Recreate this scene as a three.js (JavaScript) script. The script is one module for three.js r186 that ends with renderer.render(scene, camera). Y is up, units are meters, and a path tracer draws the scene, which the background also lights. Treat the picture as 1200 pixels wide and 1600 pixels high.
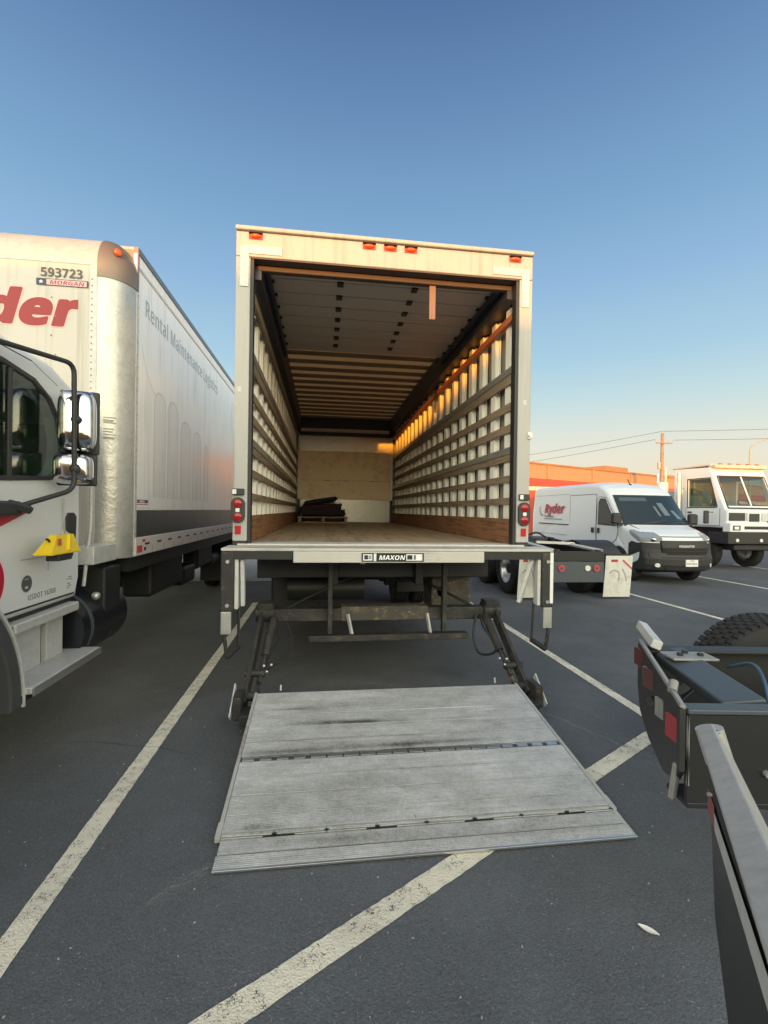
import * as THREE from 'three';
import { RoundedBoxGeometry } from 'three/addons/geometries/RoundedBoxGeometry.js';
import { Brush, Evaluator, SUBTRACTION } from 'three-bvh-csg';
import { mergeGeometries } from 'three/addons/utils/BufferGeometryUtils.js';

// ---------------------------------------------------------------- camera, sky, sun, exposure
const YAW = 0.1317, CAM_H = 1.65;
const scene = new THREE.Scene();
const camera = new THREE.PerspectiveCamera(95.66, 0.75, 0.05, 900);
camera.position.set(0, CAM_H, 0);
camera.rotation.order = 'YXZ';
camera.rotation.set(-0.003, -YAW, 0.0148);
const renderer = new THREE.WebGLRenderer({ antialias: true });
renderer.toneMapping = THREE.LinearToneMapping;
renderer.toneMappingExposure = 1.12;
renderer.shadowMap.enabled = true;

const SUN_AZ = new THREE.Vector2(-0.2487, 0.9686);            // horizontal direction towards the low sun, behind the viewer
const SUN_EL = THREE.MathUtils.degToRad(2.7);
const SKY_TABLE = [[0, .86, .68, .46], [3, .89, .77, .565], [6, .84, .80, .65], [9, .735, .785, .71], [12.6, .56, .73, .76], [17, .41, .63, .77], [25, .285, .48, .715], [32, .205, .38, .61], [41, .137, .262, .475], [48, .088, .178, .365], [65, .06, .13, .29], [90, .05, .11, .25]];
function skyBase(deg) {
  const T = SKY_TABLE;
  for (let i = 1; i < T.length; i++) if (deg <= T[i][0]) {
    const t = (deg - T[i - 1][0]) / (T[i][0] - T[i - 1][0]);
    return [1, 2, 3].map((k) => .9 * (T[i - 1][k] + (T[i][k] - T[i - 1][k]) * t));
  }
  return T[T.length - 1].slice(1).map((v) => .9 * v);
}
{
  const W = 1024, H = 512, d = new Float32Array(W * H * 4);
  for (let j = 0; j < H; j++) {
    const el = ((j + .5) / H - .5) * Math.PI, deg = el * 180 / Math.PI, b = skyBase(Math.max(0, deg));
    for (let i = 0; i < W; i++) {
      const ph = ((i + .5) / W - .5) * 2 * Math.PI, ce = Math.cos(el);
      const c = (Math.cos(ph) * SUN_AZ.x + Math.sin(ph) * SUN_AZ.y) * ce * Math.cos(SUN_EL) + Math.sin(el) * Math.sin(SUN_EL);   // cosine of the angle to the sun
      const g = .5 + .5 * c, e = Math.max(0, deg), q = Math.min(1, Math.max(0, (g - .37) / .55)), s = q * q * (3 - 2 * q);
      const boost = 1 + 2.7 * s, warm = 2.9 * s * Math.exp(-e / 42);  // sunset glow out of view, strength set to light the ground and walls
      const o = (j * W + i) * 4, under = deg < 0 ? .55 : 1;
      d[o] = (b[0] * boost + warm * 1.32) * under; d[o + 1] = (b[1] * boost + warm * .93) * under; d[o + 2] = (b[2] * (1 + 1.5 * s) + warm * .6) * under; d[o + 3] = 1;
    }
  }
  const t = new THREE.DataTexture(d, W, H, THREE.RGBAFormat, THREE.FloatType);
  t.mapping = THREE.EquirectangularReflectionMapping; t.magFilter = THREE.LinearFilter; t.minFilter = THREE.LinearFilter;
  t.colorSpace = THREE.LinearSRGBColorSpace; t.needsUpdate = true;
  scene.background = t; scene.environment = t;
}
const sun = new THREE.DirectionalLight(new THREE.Color().setRGB(1, .34, .02), 5.0);
sun.position.set(SUN_AZ.x * 100, Math.tan(SUN_EL) * 100, SUN_AZ.y * 100);
sun.castShadow = true;
sun.shadow.mapSize.set(4096, 4096);
Object.assign(sun.shadow.camera, { left: -40, right: 40, top: 25, bottom: -25, near: 1, far: 260 });
scene.add(sun); scene.add(sun.target);

// ---------------------------------------------------------------- helpers
let seed = 7;
const rnd = () => { seed = (seed * 1664525 + 1013904223) >>> 0; return seed / 4294967296; };
const rr = (a, b) => a + (b - a) * rnd();
const names = {};
function numbered(n) { const k = names[n] = (names[n] ?? -1) + 1; return k ? n + '_' + String(k).padStart(3, '0') : n; }
const origins = new Map();
const originOf = (o) => { while (o && !origins.has(o)) o = o.parent; return o ? origins.get(o) : new THREE.Vector3(); };
function tag(o, label, category, group) { o.userData = { label, category, ...(group ? { group } : {}) }; return o; }
function thing(name, label, category, [x, y, z], group) {
  const o = new THREE.Group(); o.name = numbered(name); o.position.set(x, y, z); scene.add(o);
  origins.set(o, new THREE.Vector3(x, y, z));
  return tag(o, label, category, group);
}
function metric(g) {                                               // uv in metres, by the dominant axis of each face
  g = g.index ? g.toNonIndexed() : g;
  for (const k of Object.keys(g.attributes)) if (!['position', 'normal', 'uv'].includes(k)) g.deleteAttribute(k);
  const p = g.attributes.position, n = p.count, uv = new Float32Array(n * 2);
  const a = new THREE.Vector3(), b = new THREE.Vector3(), c = new THREE.Vector3();
  for (let i = 0; i < n; i += 3) {
    a.fromBufferAttribute(p, i); b.fromBufferAttribute(p, i + 1).sub(a); c.fromBufferAttribute(p, i + 2).sub(a); b.cross(c);
    const ax = Math.abs(b.x), ay = Math.abs(b.y), az = Math.abs(b.z);
    for (let k = i; k < i + 3; k++) {
      const x = p.getX(k), y = p.getY(k), z = p.getZ(k);
      const [u, v] = ay >= ax && ay >= az ? [x, z] : ax >= az ? [z, y] : [x, y];
      uv[k * 2] = u; uv[k * 2 + 1] = v;
    }
  }
  g.setAttribute('uv', new THREE.BufferAttribute(uv, 2));
  return g;
}
function part(name, geos, mat, parent, label) {                    // geometry in world metres -> ONE mesh under its thing
  geos = (Array.isArray(geos) ? geos : [geos]).map(metric);
  const g = geos.length > 1 ? mergeGeometries(geos) : geos[0];
  const o = originOf(parent); g.translate(-o.x, -o.y, -o.z);
  const m = new THREE.Mesh(g, mat); m.name = name; m.castShadow = m.receiveShadow = true;
  if (label) m.userData.label = label;
  parent.add(m); return m;
}
function put(name, g, mat, parent, x, y, z) {                       // shared geometry at a place
  const o = originOf(parent), m = new THREE.Mesh(g, mat);
  m.name = name; m.position.set(x - o.x, y - o.y, z - o.z); m.castShadow = m.receiveShadow = true; parent.add(m); return m;
}
function bx(X, Y, Z, r = 0) {
  const w = Math.abs(X[1] - X[0]), h = Math.abs(Y[1] - Y[0]), d = Math.abs(Z[1] - Z[0]);
  const g = r ? new RoundedBoxGeometry(w, h, d, 1, Math.min(r, w * .49, h * .49, d * .49)) : new THREE.BoxGeometry(w, h, d);
  return g.translate((X[0] + X[1]) / 2, (Y[0] + Y[1]) / 2, (Z[0] + Z[1]) / 2);
}
const V = (x, y, z) => new THREE.Vector3(x, y, z);
function orient(g, p, q) {                                         // +Y of g from p to q
  const d = V(...q).sub(V(...p)), m = new THREE.Matrix4().makeRotationFromQuaternion(new THREE.Quaternion().setFromUnitVectors(V(0, 1, 0), d.clone().normalize()));
  return g.applyMatrix4(m).translate((p[0] + q[0]) / 2, (p[1] + q[1]) / 2, (p[2] + q[2]) / 2);
}
const len = (p, q) => V(...p).distanceTo(V(...q));
const rod = (p, q, r, r2 = r, s = 12) => orient(new THREE.CylinderGeometry(r2, r, len(p, q), s), p, q);
const bar = (p, q, w, d, r = .004) => orient(new RoundedBoxGeometry(w, len(p, q), d, 1, r), p, q);
const pipe = (pts, r, n = 40, s = 8) => new THREE.TubeGeometry(new THREE.CatmullRomCurve3(pts.map((p) => V(...p)), false, 'centripetal'), n, r, s, false);
function bentPipe(pts, r, rad = .06, s = 10) {                      // straight runs with rounded corners
  const path = new THREE.CurvePath(), P = pts.map((p) => V(...p)); let a = P[0];
  for (let i = 1; i < P.length - 1; i++) {
    const u = P[i].clone().sub(P[i - 1]).normalize(), w = P[i + 1].clone().sub(P[i]).normalize();
    const b = P[i].clone().addScaledVector(u, -rad), c = P[i].clone().addScaledVector(w, rad);
    path.add(new THREE.LineCurve3(a, b)); path.add(new THREE.QuadraticBezierCurve3(b, P[i], c)); a = c;
  }
  path.add(new THREE.LineCurve3(a, P[P.length - 1]));
  const pl = path.getSpacedPoints(70);
  return new THREE.TubeGeometry(new THREE.CatmullRomCurve3(pl), 90, r, s, false);
}
function prof(pts, X, bevel = 0, opt = {}) {                        // side profile [z, y] pushed along x
  const s = pts instanceof THREE.Shape ? pts : new THREE.Shape(pts.map(([z, y]) => new THREE.Vector2(-z, y)));
  if (opt.holes) for (const h of opt.holes) s.holes.push(new THREE.Path(h.map(([z, y]) => new THREE.Vector2(-z, y))));
  const g = new THREE.ExtrudeGeometry(s, { depth: X[1] - X[0] - 2 * bevel, bevelEnabled: bevel > 0, bevelThickness: bevel, bevelSize: opt.size ?? bevel, bevelOffset: -(opt.size ?? bevel), bevelSegments: opt.seg ?? 2, curveSegments: 20 });
  return g.rotateY(Math.PI / 2).translate(X[0] + bevel, 0, 0);
}
function carve(outer, ...cuts) {                                   // outer minus every cut
  const ev = new Evaluator(); ev.attributes = ['position', 'normal', 'uv']; ev.useGroups = false;
  const B = (g) => { for (const k of Object.keys(g.attributes)) if (!['position', 'normal', 'uv'].includes(k)) g.deleteAttribute(k); g.clearGroups(); const b = new Brush(g); b.updateMatrixWorld(); return b; };
  let r = B(outer); for (const c of cuts) r = ev.evaluate(r, B(c), SUBTRACTION);
  r.geometry.clearGroups(); return r.geometry;
}
function quad(a, b, c, d) {                                        // counter-clockwise corners, uv 0..1
  const g = new THREE.BufferGeometry();
  g.setAttribute('position', new THREE.Float32BufferAttribute([...a, ...b, ...c, ...a, ...c, ...d], 3));
  g.setAttribute('uv', new THREE.Float32BufferAttribute([0, 0, 1, 0, 1, 1, 0, 0, 1, 1, 0, 1], 2));
  g.computeVertexNormals(); return g;
}
function decal(name, g, mat, parent) {
  const o = originOf(parent); g.translate(-o.x, -o.y, -o.z);
  const m = new THREE.Mesh(g, mat); m.name = name; m.receiveShadow = true; parent.add(m); return m;
}
// ---------------------------------------------------------------- textures
function field(n, octaves, s0 = 1) {                                // tiling value noise, octaves [[cells x, cells y, weight]]
  const out = new Float32Array(n * n); let tot = 0, s = s0 * 7919 + 13;
  const rn = () => { s = (s * 1664525 + 1013904223) >>> 0; return s / 4294967296; };
  for (const [fx, fy, w] of octaves) {
    tot += w; const L = new Float32Array(fx * fy); for (let i = 0; i < L.length; i++) L[i] = rn();
    for (let j = 0; j < n; j++) {
      const y = j / n * fy, y0 = Math.floor(y), ty = y - y0, sy = ty * ty * (3 - 2 * ty), r0 = (y0 % fy) * fx, r1 = ((y0 + 1) % fy) * fx;
      for (let i = 0; i < n; i++) {
        const x = i / n * fx, x0 = Math.floor(x), tx = x - x0, sx = tx * tx * (3 - 2 * tx), a = x0 % fx, b = (x0 + 1) % fx;
        out[j * n + i] += w * ((L[r0 + a] * (1 - sx) + L[r0 + b] * sx) * (1 - sy) + (L[r1 + a] * (1 - sx) + L[r1 + b] * sx) * sy);
      }
    }
  }
  for (let i = 0; i < out.length; i++) out[i] /= tot;
  return out;
}
const enc = (v) => Math.round(255 * Math.min(1, Math.max(0, v <= .0031308 ? 12.92 * v : 1.055 * v ** (1 / 2.4) - .055)));
function dataTex(n, f, m, srgb = true) {                            // f(i) -> [r,g,b(,a)] linear or a number; m = metres per tile
  const d = new Uint8Array(n * n * 4);
  for (let i = 0; i < n * n; i++) {
    let c = f(i); if (typeof c === 'number') c = [c, c, c];
    for (let k = 0; k < 3; k++) d[i * 4 + k] = srgb ? enc(c[k]) : Math.round(255 * Math.min(1, Math.max(0, c[k])));
    d[i * 4 + 3] = c.length > 3 ? Math.round(255 * c[3]) : 255;
  }
  const t = new THREE.DataTexture(d, n, n);
  t.wrapS = t.wrapT = THREE.RepeatWrapping; t.magFilter = THREE.LinearFilter; t.minFilter = THREE.LinearMipmapLinearFilter; t.generateMipmaps = true;
  t.colorSpace = srgb ? THREE.SRGBColorSpace : THREE.NoColorSpace; t.repeat.set(1 / m, 1 / m); t.needsUpdate = true; return t;
}
const mix = (a, b, t) => a.map((v, k) => v + (b[k] - v) * t);
const sat = (t) => Math.min(1, Math.max(0, t));
const std = (o) => new THREE.MeshStandardMaterial({ side: THREE.DoubleSide, ...o });
const rgb = (r, g, b) => new THREE.Color().setRGB(r, g ?? r, b ?? r);
function canvasTex(w, h, draw) {
  const c = document.createElement('canvas'); c.width = w; c.height = h; draw(c.getContext('2d'), w, h);
  const t = new THREE.CanvasTexture(c); t.colorSpace = THREE.SRGBColorSpace; t.anisotropy = 8; return t;
}
const print = (w, h, draw, o = {}) => std({ map: canvasTex(w, h, draw), transparent: true, roughness: .45, ...o });

const N = 1024;
const fBig = field(N, [[3, 3, 1], [7, 7, .7], [17, 17, .5]], 2), fMid = field(N, [[24, 24, 1], [61, 61, .8], [140, 140, .6]], 3), fFine = field(N, [[256, 256, 1], [512, 512, 1]], 4);
const fStreak = field(N, [[90, 4, 1], [210, 7, .8], [37, 3, .8]], 5), fGrain = field(N, [[6, 120, 1], [12, 300, .9], [30, 512, .5]], 6);
const fScratch = field(N, [[5, 256, 1], [9, 512, 1]], 8);
const tAsphalt = dataTex(2048, (() => { const a = field(2048, [[512, 512, 1], [1024, 1024, 1.2]], 11), b = field(2048, [[5, 5, 1], [13, 13, .8], [40, 40, .5]], 12), c = field(2048, [[680, 680, 1]], 13); return (i) => { let v = .104 + (a[i] - .5) * .066 + (b[i] - .5) * .05; if (c[i] > .87) v += (c[i] - .87) * 1.3; if (c[i] < .1) v -= (.1 - c[i]) * .5; return [v * .935, v * 1.0, v * 1.085]; }; })(), 3.2);
const tAsphaltBump = dataTex(1024, (() => { const a = field(1024, [[256, 256, 1], [400, 400, 1], [60, 60, .4]], 14); return (i) => a[i]; })(), 1.6, false);
const tLine = dataTex(N, (i) => { const w = fMid[i] * .5 + fFine[i] * .5, b = fBig[i]; let c = mix([.80, .745, .60], [.62, .58, .47], sat((b - .35) * 2)); const worn = sat((w - .60 + (b - .5) * .16) * 14); c = mix(c, [.08, .08, .08], worn * .95); return c; }, .75);
const tLineA = dataTex(N, (i) => (fMid[i] * .6 + fFine[i] * .4 + (fBig[i] - .5) * .2 > .735 ? 0 : 1), .75, false);
const tWhite = dataTex(N, (i) => mix([.38, .376, .366], [.28, .274, .262], sat((fStreak[i] - .52) * 2.2 + (fBig[i] - .5) * .7)), 2.6);
const tRough = dataTex(N, (i) => sat(.35 + (fMid[i] - .5) * .5 + (fBig[i] - .5) * .6), 1.7, false);
const tGalv = dataTex(N, (i) => mix([.56, .56, .55], [.42, .425, .43], sat((fMid[i] - .42) * 1.5 + (fBig[i] - .45) * .9)), .9);
const tDeck = dataTex(N, (i) => { let v = .5 + (fScratch[i] - .5) * .35 + (fMid[i] - .5) * .22; let c = mix([.47, .455, .425], [.70, .685, .65], sat(v)); const dirt = sat((fBig[i] - .50) * 3.2 + (fScratch[i] - .5) * 1.2 + (fMid[i] - .5) * .8); return mix(c, [.20, .185, .155], dirt * .8); }, 1.15);
const tDirtySteel = dataTex(N, (i) => { let c = mix([.028, .028, .029], [.07, .062, .05], sat((fBig[i] - .4) * 2.4 + (fMid[i] - .5) * 1.3)); return mix(c, [.14, .10, .065], sat((fMid[i] - .66) * 4)); }, 1.1);
const tWood = dataTex(N, (i) => mix([.27, .205, .145], [.15, .11, .078], sat((fGrain[i] - .38) * 2.6 + (fBig[i] - .5) * .5)), 1.3);
const tScuff = dataTex(N, (i) => mix([.27, .125, .06], [.10, .055, .033], sat((fGrain[i] - .4) * 2.6 + (fBig[i] - .45) * 1.2)), 1.4);
const tFloor = dataTex(N, (i) => { let c = mix([.22, .165, .105], [.105, .082, .056], sat((fStreak[i] - .42) * 2.4 + (fBig[i] - .5))); return mix(c, [.28, .25, .2], sat((fMid[i] - .64) * 4)); }, 2.1);
const tPly = dataTex(N, (i) => mix([.62, .52, .36], [.46, .37, .25], sat((fMid[i] - .45) * 2 + (fBig[i] - .48) * 1.8)), 2.2);
const tGreyWall = dataTex(N, (i) => mix([.24, .23, .21], [.14, .13, .115], sat((fStreak[i] - .4) * 1.8 + (fBig[i] - .5))), 1.9);
const tConcrete = dataTex(N, (i) => mix([.33, .32, .30], [.22, .215, .2], sat((fMid[i] - .4) * 1.4 + (fBig[i] - .5) * 1.6)), 4);
const tRibs = dataTex(256, (i) => { const x = (i % 256) / 256, y = Math.floor(i / 256) / 256; return .5 + .5 * Math.sin(y * Math.PI * 2 * 16) * (.7 + .3 * Math.sin(x * Math.PI * 2 * 12)); }, .16, false);
const tPlate = dataTex(256, (i) => { const x = (i % 256) / 64 % 1, y = Math.floor(i / 256) / 64 % 1, d = ((Math.floor((i % 256) / 64) + Math.floor(Math.floor(i / 256) / 64)) % 2); const a = d ? x - .5 : y - .5, b = d ? y - .5 : x - .5; return Math.abs(a) < .09 && Math.abs(b) < .4 ? 1 : 0; }, .14, false);

// worn ramp surface: one print for the whole platform, u across 2.12 m, v along 1.54 m
const tRamp = (() => {
  const n = 2048, d = new Float32Array(n * n), a = field(n, [[6, 300, 1], [14, 700, .8], [40, 1024, .5]], 31), b = field(n, [[4, 5, 1], [10, 14, 1], [28, 40, .8], [80, 100, .6]], 32), c = field(n, [[300, 220, 1], [700, 520, 1]], 33);
  for (let i = 0; i < n * n; i++) d[i] = .56 + (a[i] - .5) * .3 + (b[i] - .5) * .7 + (c[i] - .5) * .34;
  let q = 77; const r = () => { q = (q * 1664525 + 1013904223) >>> 0; return q / 4294967296; };
  const soft = (x, y, rx, ry, v) => { for (let j = Math.max(0, y - ry * 2 | 0); j < Math.min(n, y + ry * 2); j++) for (let k = Math.max(0, x - rx * 2 | 0); k < Math.min(n, x + rx * 2); k++) { const e = ((k - x) / rx) ** 2 + ((j - y) / ry) ** 2, o = j * n + k; if (e < 4) d[o] += v * 1.4 * Math.exp(-e * 1.4) * (.3 + 1.4 * a[o]); } };
  const px = (x) => (x + .49) / 2.12 * n, pz = (z) => (z + 3.65) / 1.54 * n;
  for (const [x, z, rx, rz, v] of [[.15, -3.22, .34, .028, -.30], [.32, -3.21, .16, .02, -.22], [-.2, -3.40, .2, .016, -.24], [.45, -2.95, .5, .035, -.26], [-.25, -2.94, .35, .03, -.24], [.85, -2.96, .4, .022, -.14], [.25, -3.05, .6, .014, -.12], [.6, -3.5, .7, .03, -.06], [.3, -2.62, .6, .10, -.12], [.1, -2.46, .5, .05, -.10], [-.3, -2.38, .15, .03, -.12], [.6, -2.25, .8, .05, -.14], [.1, -2.28, .4, .03, -.12], [1.2, -2.3, .3, .03, -.10], [-.2, -2.72, .2, .06, .08], [1.0, -3.3, .4, .1, .07], [.2, -3.5, .5, .06, .06], [1.1, -2.7, .3, .1, .06], [.95, -2.885, .35, .012, .25]]) soft(px(x), pz(z), rx / 2.12 * n, rz / 1.54 * n, v);
  for (let k = 0; k < 260; k++) soft(r() * n, r() * n, 5 + r() * 40, 3 + r() * 10, (r() - .55) * .2);
  const line = (x, y, an, L, w, v) => { for (let t = 0; t < L; t++) { const X = x + Math.cos(an) * t, Y = y + Math.sin(an) * t, f = Math.sin(Math.PI * t / L); for (let e = -w; e <= w; e++) { const k = Math.round(X - Math.sin(an) * e), m = Math.round(Y + Math.cos(an) * e); if (k >= 0 && m >= 0 && k < n && m < n) d[m * n + k] += v * f * (1 - Math.abs(e) / (w + 1)); } an += (r() - .5) * .01; } };
  for (let k = 0; k < 420; k++) line(r() * n, r() * n, r() < .6 ? Math.PI / 2 + (r() - .5) * 1.1 : r() * 6.3, 20 + r() * r() * 260, r() < .2 ? 2 : 1, (r() < .8 ? .22 : -.2) * (.3 + r()));
  line(px(.42), pz(-3.27), .85, 190, 2, .5); line(px(.75), pz(-2.72), .7, 150, 2, .4); line(px(.5), pz(-2.40), 1.45, 60, 3, -.5); line(px(.1), pz(-3.0), 1.6, 130, 1, .4); line(px(.48), pz(-2.55), 1.9, 170, 2, .35); line(px(.52), pz(-2.75), 1.4, 200, 1, .3); line(px(.72), pz(-2.3), 1.65, 110, 2, .25); line(px(.36), pz(-2.3), 1.7, 120, 2, .25);
  const seams = [-3.485, -3.34, -3.195, -3.05, -2.735, -2.6, -2.465, -2.235];
  for (const z of seams) for (let k = 0; k < n; k++) { const y = pz(z); for (let e = -9; e <= 9; e++) { const m = Math.round(y + e); if (m >= 0 && m < n) d[m * n + k] -= .13 * (1 - Math.abs(e) / 10) * (.3 + 1.2 * b[m * n + k]); } }
  return dataTex(n, (i) => { const v = sat(d[i]); return v < .4 ? mix([.10, .095, .085], [.40, .398, .385], v / .4) : mix([.40, .398, .385], [.76, .765, .76], (v - .4) / .6); }, 1);
})();
tRamp.repeat.set(1 / 2.12, 1 / 1.54); tRamp.offset.set(.49 / 2.12, 3.65 / 1.54);
const M = {
  asphalt: std({ map: tAsphalt, bumpMap: tAsphaltBump, bumpScale: .0028, roughness: .93, vertexColors: true }),
  line: std({ map: tLine, alphaMap: tLineA, alphaTest: .5, roughness: .85, bumpMap: tAsphaltBump, bumpScale: .004 }),
  concrete: std({ map: tConcrete, roughness: .9 }),
  white: std({ map: tWhite, roughness: .42 }),
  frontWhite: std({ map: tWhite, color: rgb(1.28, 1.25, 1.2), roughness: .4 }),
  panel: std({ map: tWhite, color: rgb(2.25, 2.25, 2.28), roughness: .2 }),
  cabWhite: new THREE.MeshPhysicalMaterial({ color: rgb(.70, .72, .73), roughness: .4, clearcoat: .7, clearcoatRoughness: .12, side: THREE.DoubleSide }),
  vanWhite: new THREE.MeshPhysicalMaterial({ color: rgb(.70, .72, .75), roughness: .45, clearcoat: .6, clearcoatRoughness: .1, side: THREE.DoubleSide }),
  galv: std({ map: tGalv, metalness: .75, roughness: .42, bumpMap: tRough, bumpScale: .002 }),
  galvDull: std({ map: tGalv, metalness: .25, roughness: .6 }),
  postMetal: std({ map: tGalv, color: rgb(.88, .88, .85), metalness: .55, roughness: .36, bumpMap: tRough, bumpScale: .006 }),
  deck: std({ map: tRamp, metalness: .08, roughness: .52, bumpMap: tRibs, bumpScale: .0016 }),
  deckPlain: std({ map: tDeck, color: rgb(.86), metalness: .15, roughness: .45 }),
  tread: std({ map: tGalv, color: rgb(1.05), metalness: .3, roughness: .5, bumpMap: tPlate, bumpScale: .004 }),
  steel: std({ map: tDirtySteel, roughness: .62, metalness: .1, bumpMap: tRough, bumpScale: .004 }),
  dirtBrown: std({ map: tDirtySteel, color: rgb(2.4, 2.2, 1.9), roughness: .8 }),
  black: std({ color: rgb(.018, .019, .021), roughness: .5 }),
  blackGloss: std({ color: rgb(.012, .014, .018), roughness: .28 }),
  plastic: std({ color: rgb(.03, .031, .033), roughness: .55 }),
  rubber: std({ color: rgb(.022, .022, .023), roughness: .85, bumpMap: tRough, bumpScale: .004 }),
  chrome: std({ color: rgb(.62, .63, .65), metalness: 1, roughness: .08 }),
  alu: std({ color: rgb(.68, .69, .70), metalness: .9, roughness: .3 }),
  bolt: std({ color: rgb(.75, .75, .74), metalness: .8, roughness: .3 }),
  wood: std({ map: tWood, roughness: .75 }),
  scuff: std({ map: tScuff, roughness: .7 }),
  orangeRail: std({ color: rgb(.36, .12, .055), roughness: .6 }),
  floor: std({ map: tFloor, color: rgb(1.5), roughness: .6 }),
  ply: std({ map: tPly, color: rgb(1.5), roughness: .55 }),
  greyWall: std({ map: tGreyWall, roughness: .7 }),
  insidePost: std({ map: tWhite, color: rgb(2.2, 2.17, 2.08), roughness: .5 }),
  doorInner: std({ color: rgb(.48, .435, .41), roughness: .5, bumpMap: tRough, bumpScale: .004 }),
  trackDark: std({ color: rgb(.035, .045, .07), roughness: .45, metalness: .2 }),
  roofSkin: new THREE.MeshPhysicalMaterial({ side: THREE.DoubleSide, color: rgb(.70, .55, .38), transmission: .42, thickness: 0, roughness: 1, bumpMap: tRough, bumpScale: .006 }),
  bow: std({ color: rgb(.20, .165, .125), roughness: .5, metalness: .3 }),
  strap: std({ color: rgb(.22, .14, .11), roughness: .8 }),
  red: std({ color: rgb(.42, .018, .02), roughness: .25 }),
  redDull: std({ color: rgb(.5, .06, .07), roughness: .5 }),
  lens: std({ color: rgb(.30, .012, .015), roughness: .15 }),
  amberLens: std({ color: rgb(.5, .09, .02), roughness: .2 }),
  clearLens: std({ color: rgb(.75, .75, .73), roughness: .15 }),
  glass: std({ color: rgb(.035, .058, .052), roughness: .07, metalness: 0 }),
  yellow: std({ color: rgb(.78, .55, .02), roughness: .45 }),
  capTan: std({ color: rgb(.20, .16, .13), roughness: .4, metalness: .35 }),
  blanket: std({ color: rgb(.022, .018, .024), roughness: .95 }), blanketRed: std({ color: rgb(.055, .018, .026), roughness: .95 }),
  palletWood: std({ map: tWood, color: rgb(1.6, 1.5, 1.4), roughness: .85 }),
  stucco: std({ color: rgb(.42, .22, .125), roughness: .9, bumpMap: tRough, bumpScale: .01 }), stuccoTrim: std({ color: rgb(.33, .17, .09), roughness: .85 }),
  redBand: std({ color: rgb(.42, .065, .045), roughness: .7 }), cream: std({ color: rgb(.66, .52, .42), roughness: .7 }),
  poleWood: std({ map: tWood, color: rgb(1.2, 1.2, 1.2), roughness: .9 }), greyPaint: std({ color: rgb(.33, .33, .31), roughness: .6 }),
  wire: std({ color: rgb(.06, .06, .06), roughness: .7 }), paper: std({ color: rgb(.75, .72, .68), roughness: .8 }),
  dimSteel: std({ map: tGalv, color: rgb(.5), metalness: .2, roughness: .55 }),
  blueSteel: std({ color: rgb(.075, .09, .105), roughness: .5, metalness: .2, bumpMap: tRough, bumpScale: .003 }),
  railGrey: std({ map: tGalv, color: rgb(.78, .77, .75), metalness: .2, roughness: .55, bumpMap: tRough, bumpScale: .003 }),
  edgeMetal: std({ map: tGalv, color: rgb(.8), metalness: .2, roughness: .38, bumpMap: tRough, bumpScale: .004 }),
  fenderGrey: std({ color: rgb(.055, .058, .06), roughness: .6 }),
  seam: std({ color: rgb(.05), roughness: .8 }), vanGlass: std({ color: rgb(.022, .034, .042), roughness: .05 }), dashTint: std({ color: rgb(.14, .18, .2), roughness: .2 }), visorTint: std({ color: rgb(.07, .095, .11), roughness: .2 }), headlamp: std({ color: rgb(.42, .44, .46), roughness: .1, metalness: .4 }),
  darkLip: std({ color: rgb(.075, .055, .05), roughness: .65 }), cabGlass: std({ color: rgb(.055, .08, .074), roughness: .09 }),
  redTape: std({ color: rgb(.30, .035, .045), roughness: .5 }),
  clearGlass: new THREE.MeshPhysicalMaterial({ side: THREE.DoubleSide, color: rgb(.56, .64, .60), transmission: 1, thickness: 0, roughness: .02 }), cabInside: std({ color: rgb(.26, .28, .27), roughness: .8 }),
  vanPlastic: std({ color: rgb(.022, .022, .024), roughness: .55 }),
  grilleBlack: std({ color: rgb(.006, .006, .007), roughness: .5 }),
  leaf: std({ color: rgb(.06, .07, .035), roughness: .9 }),
};

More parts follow.
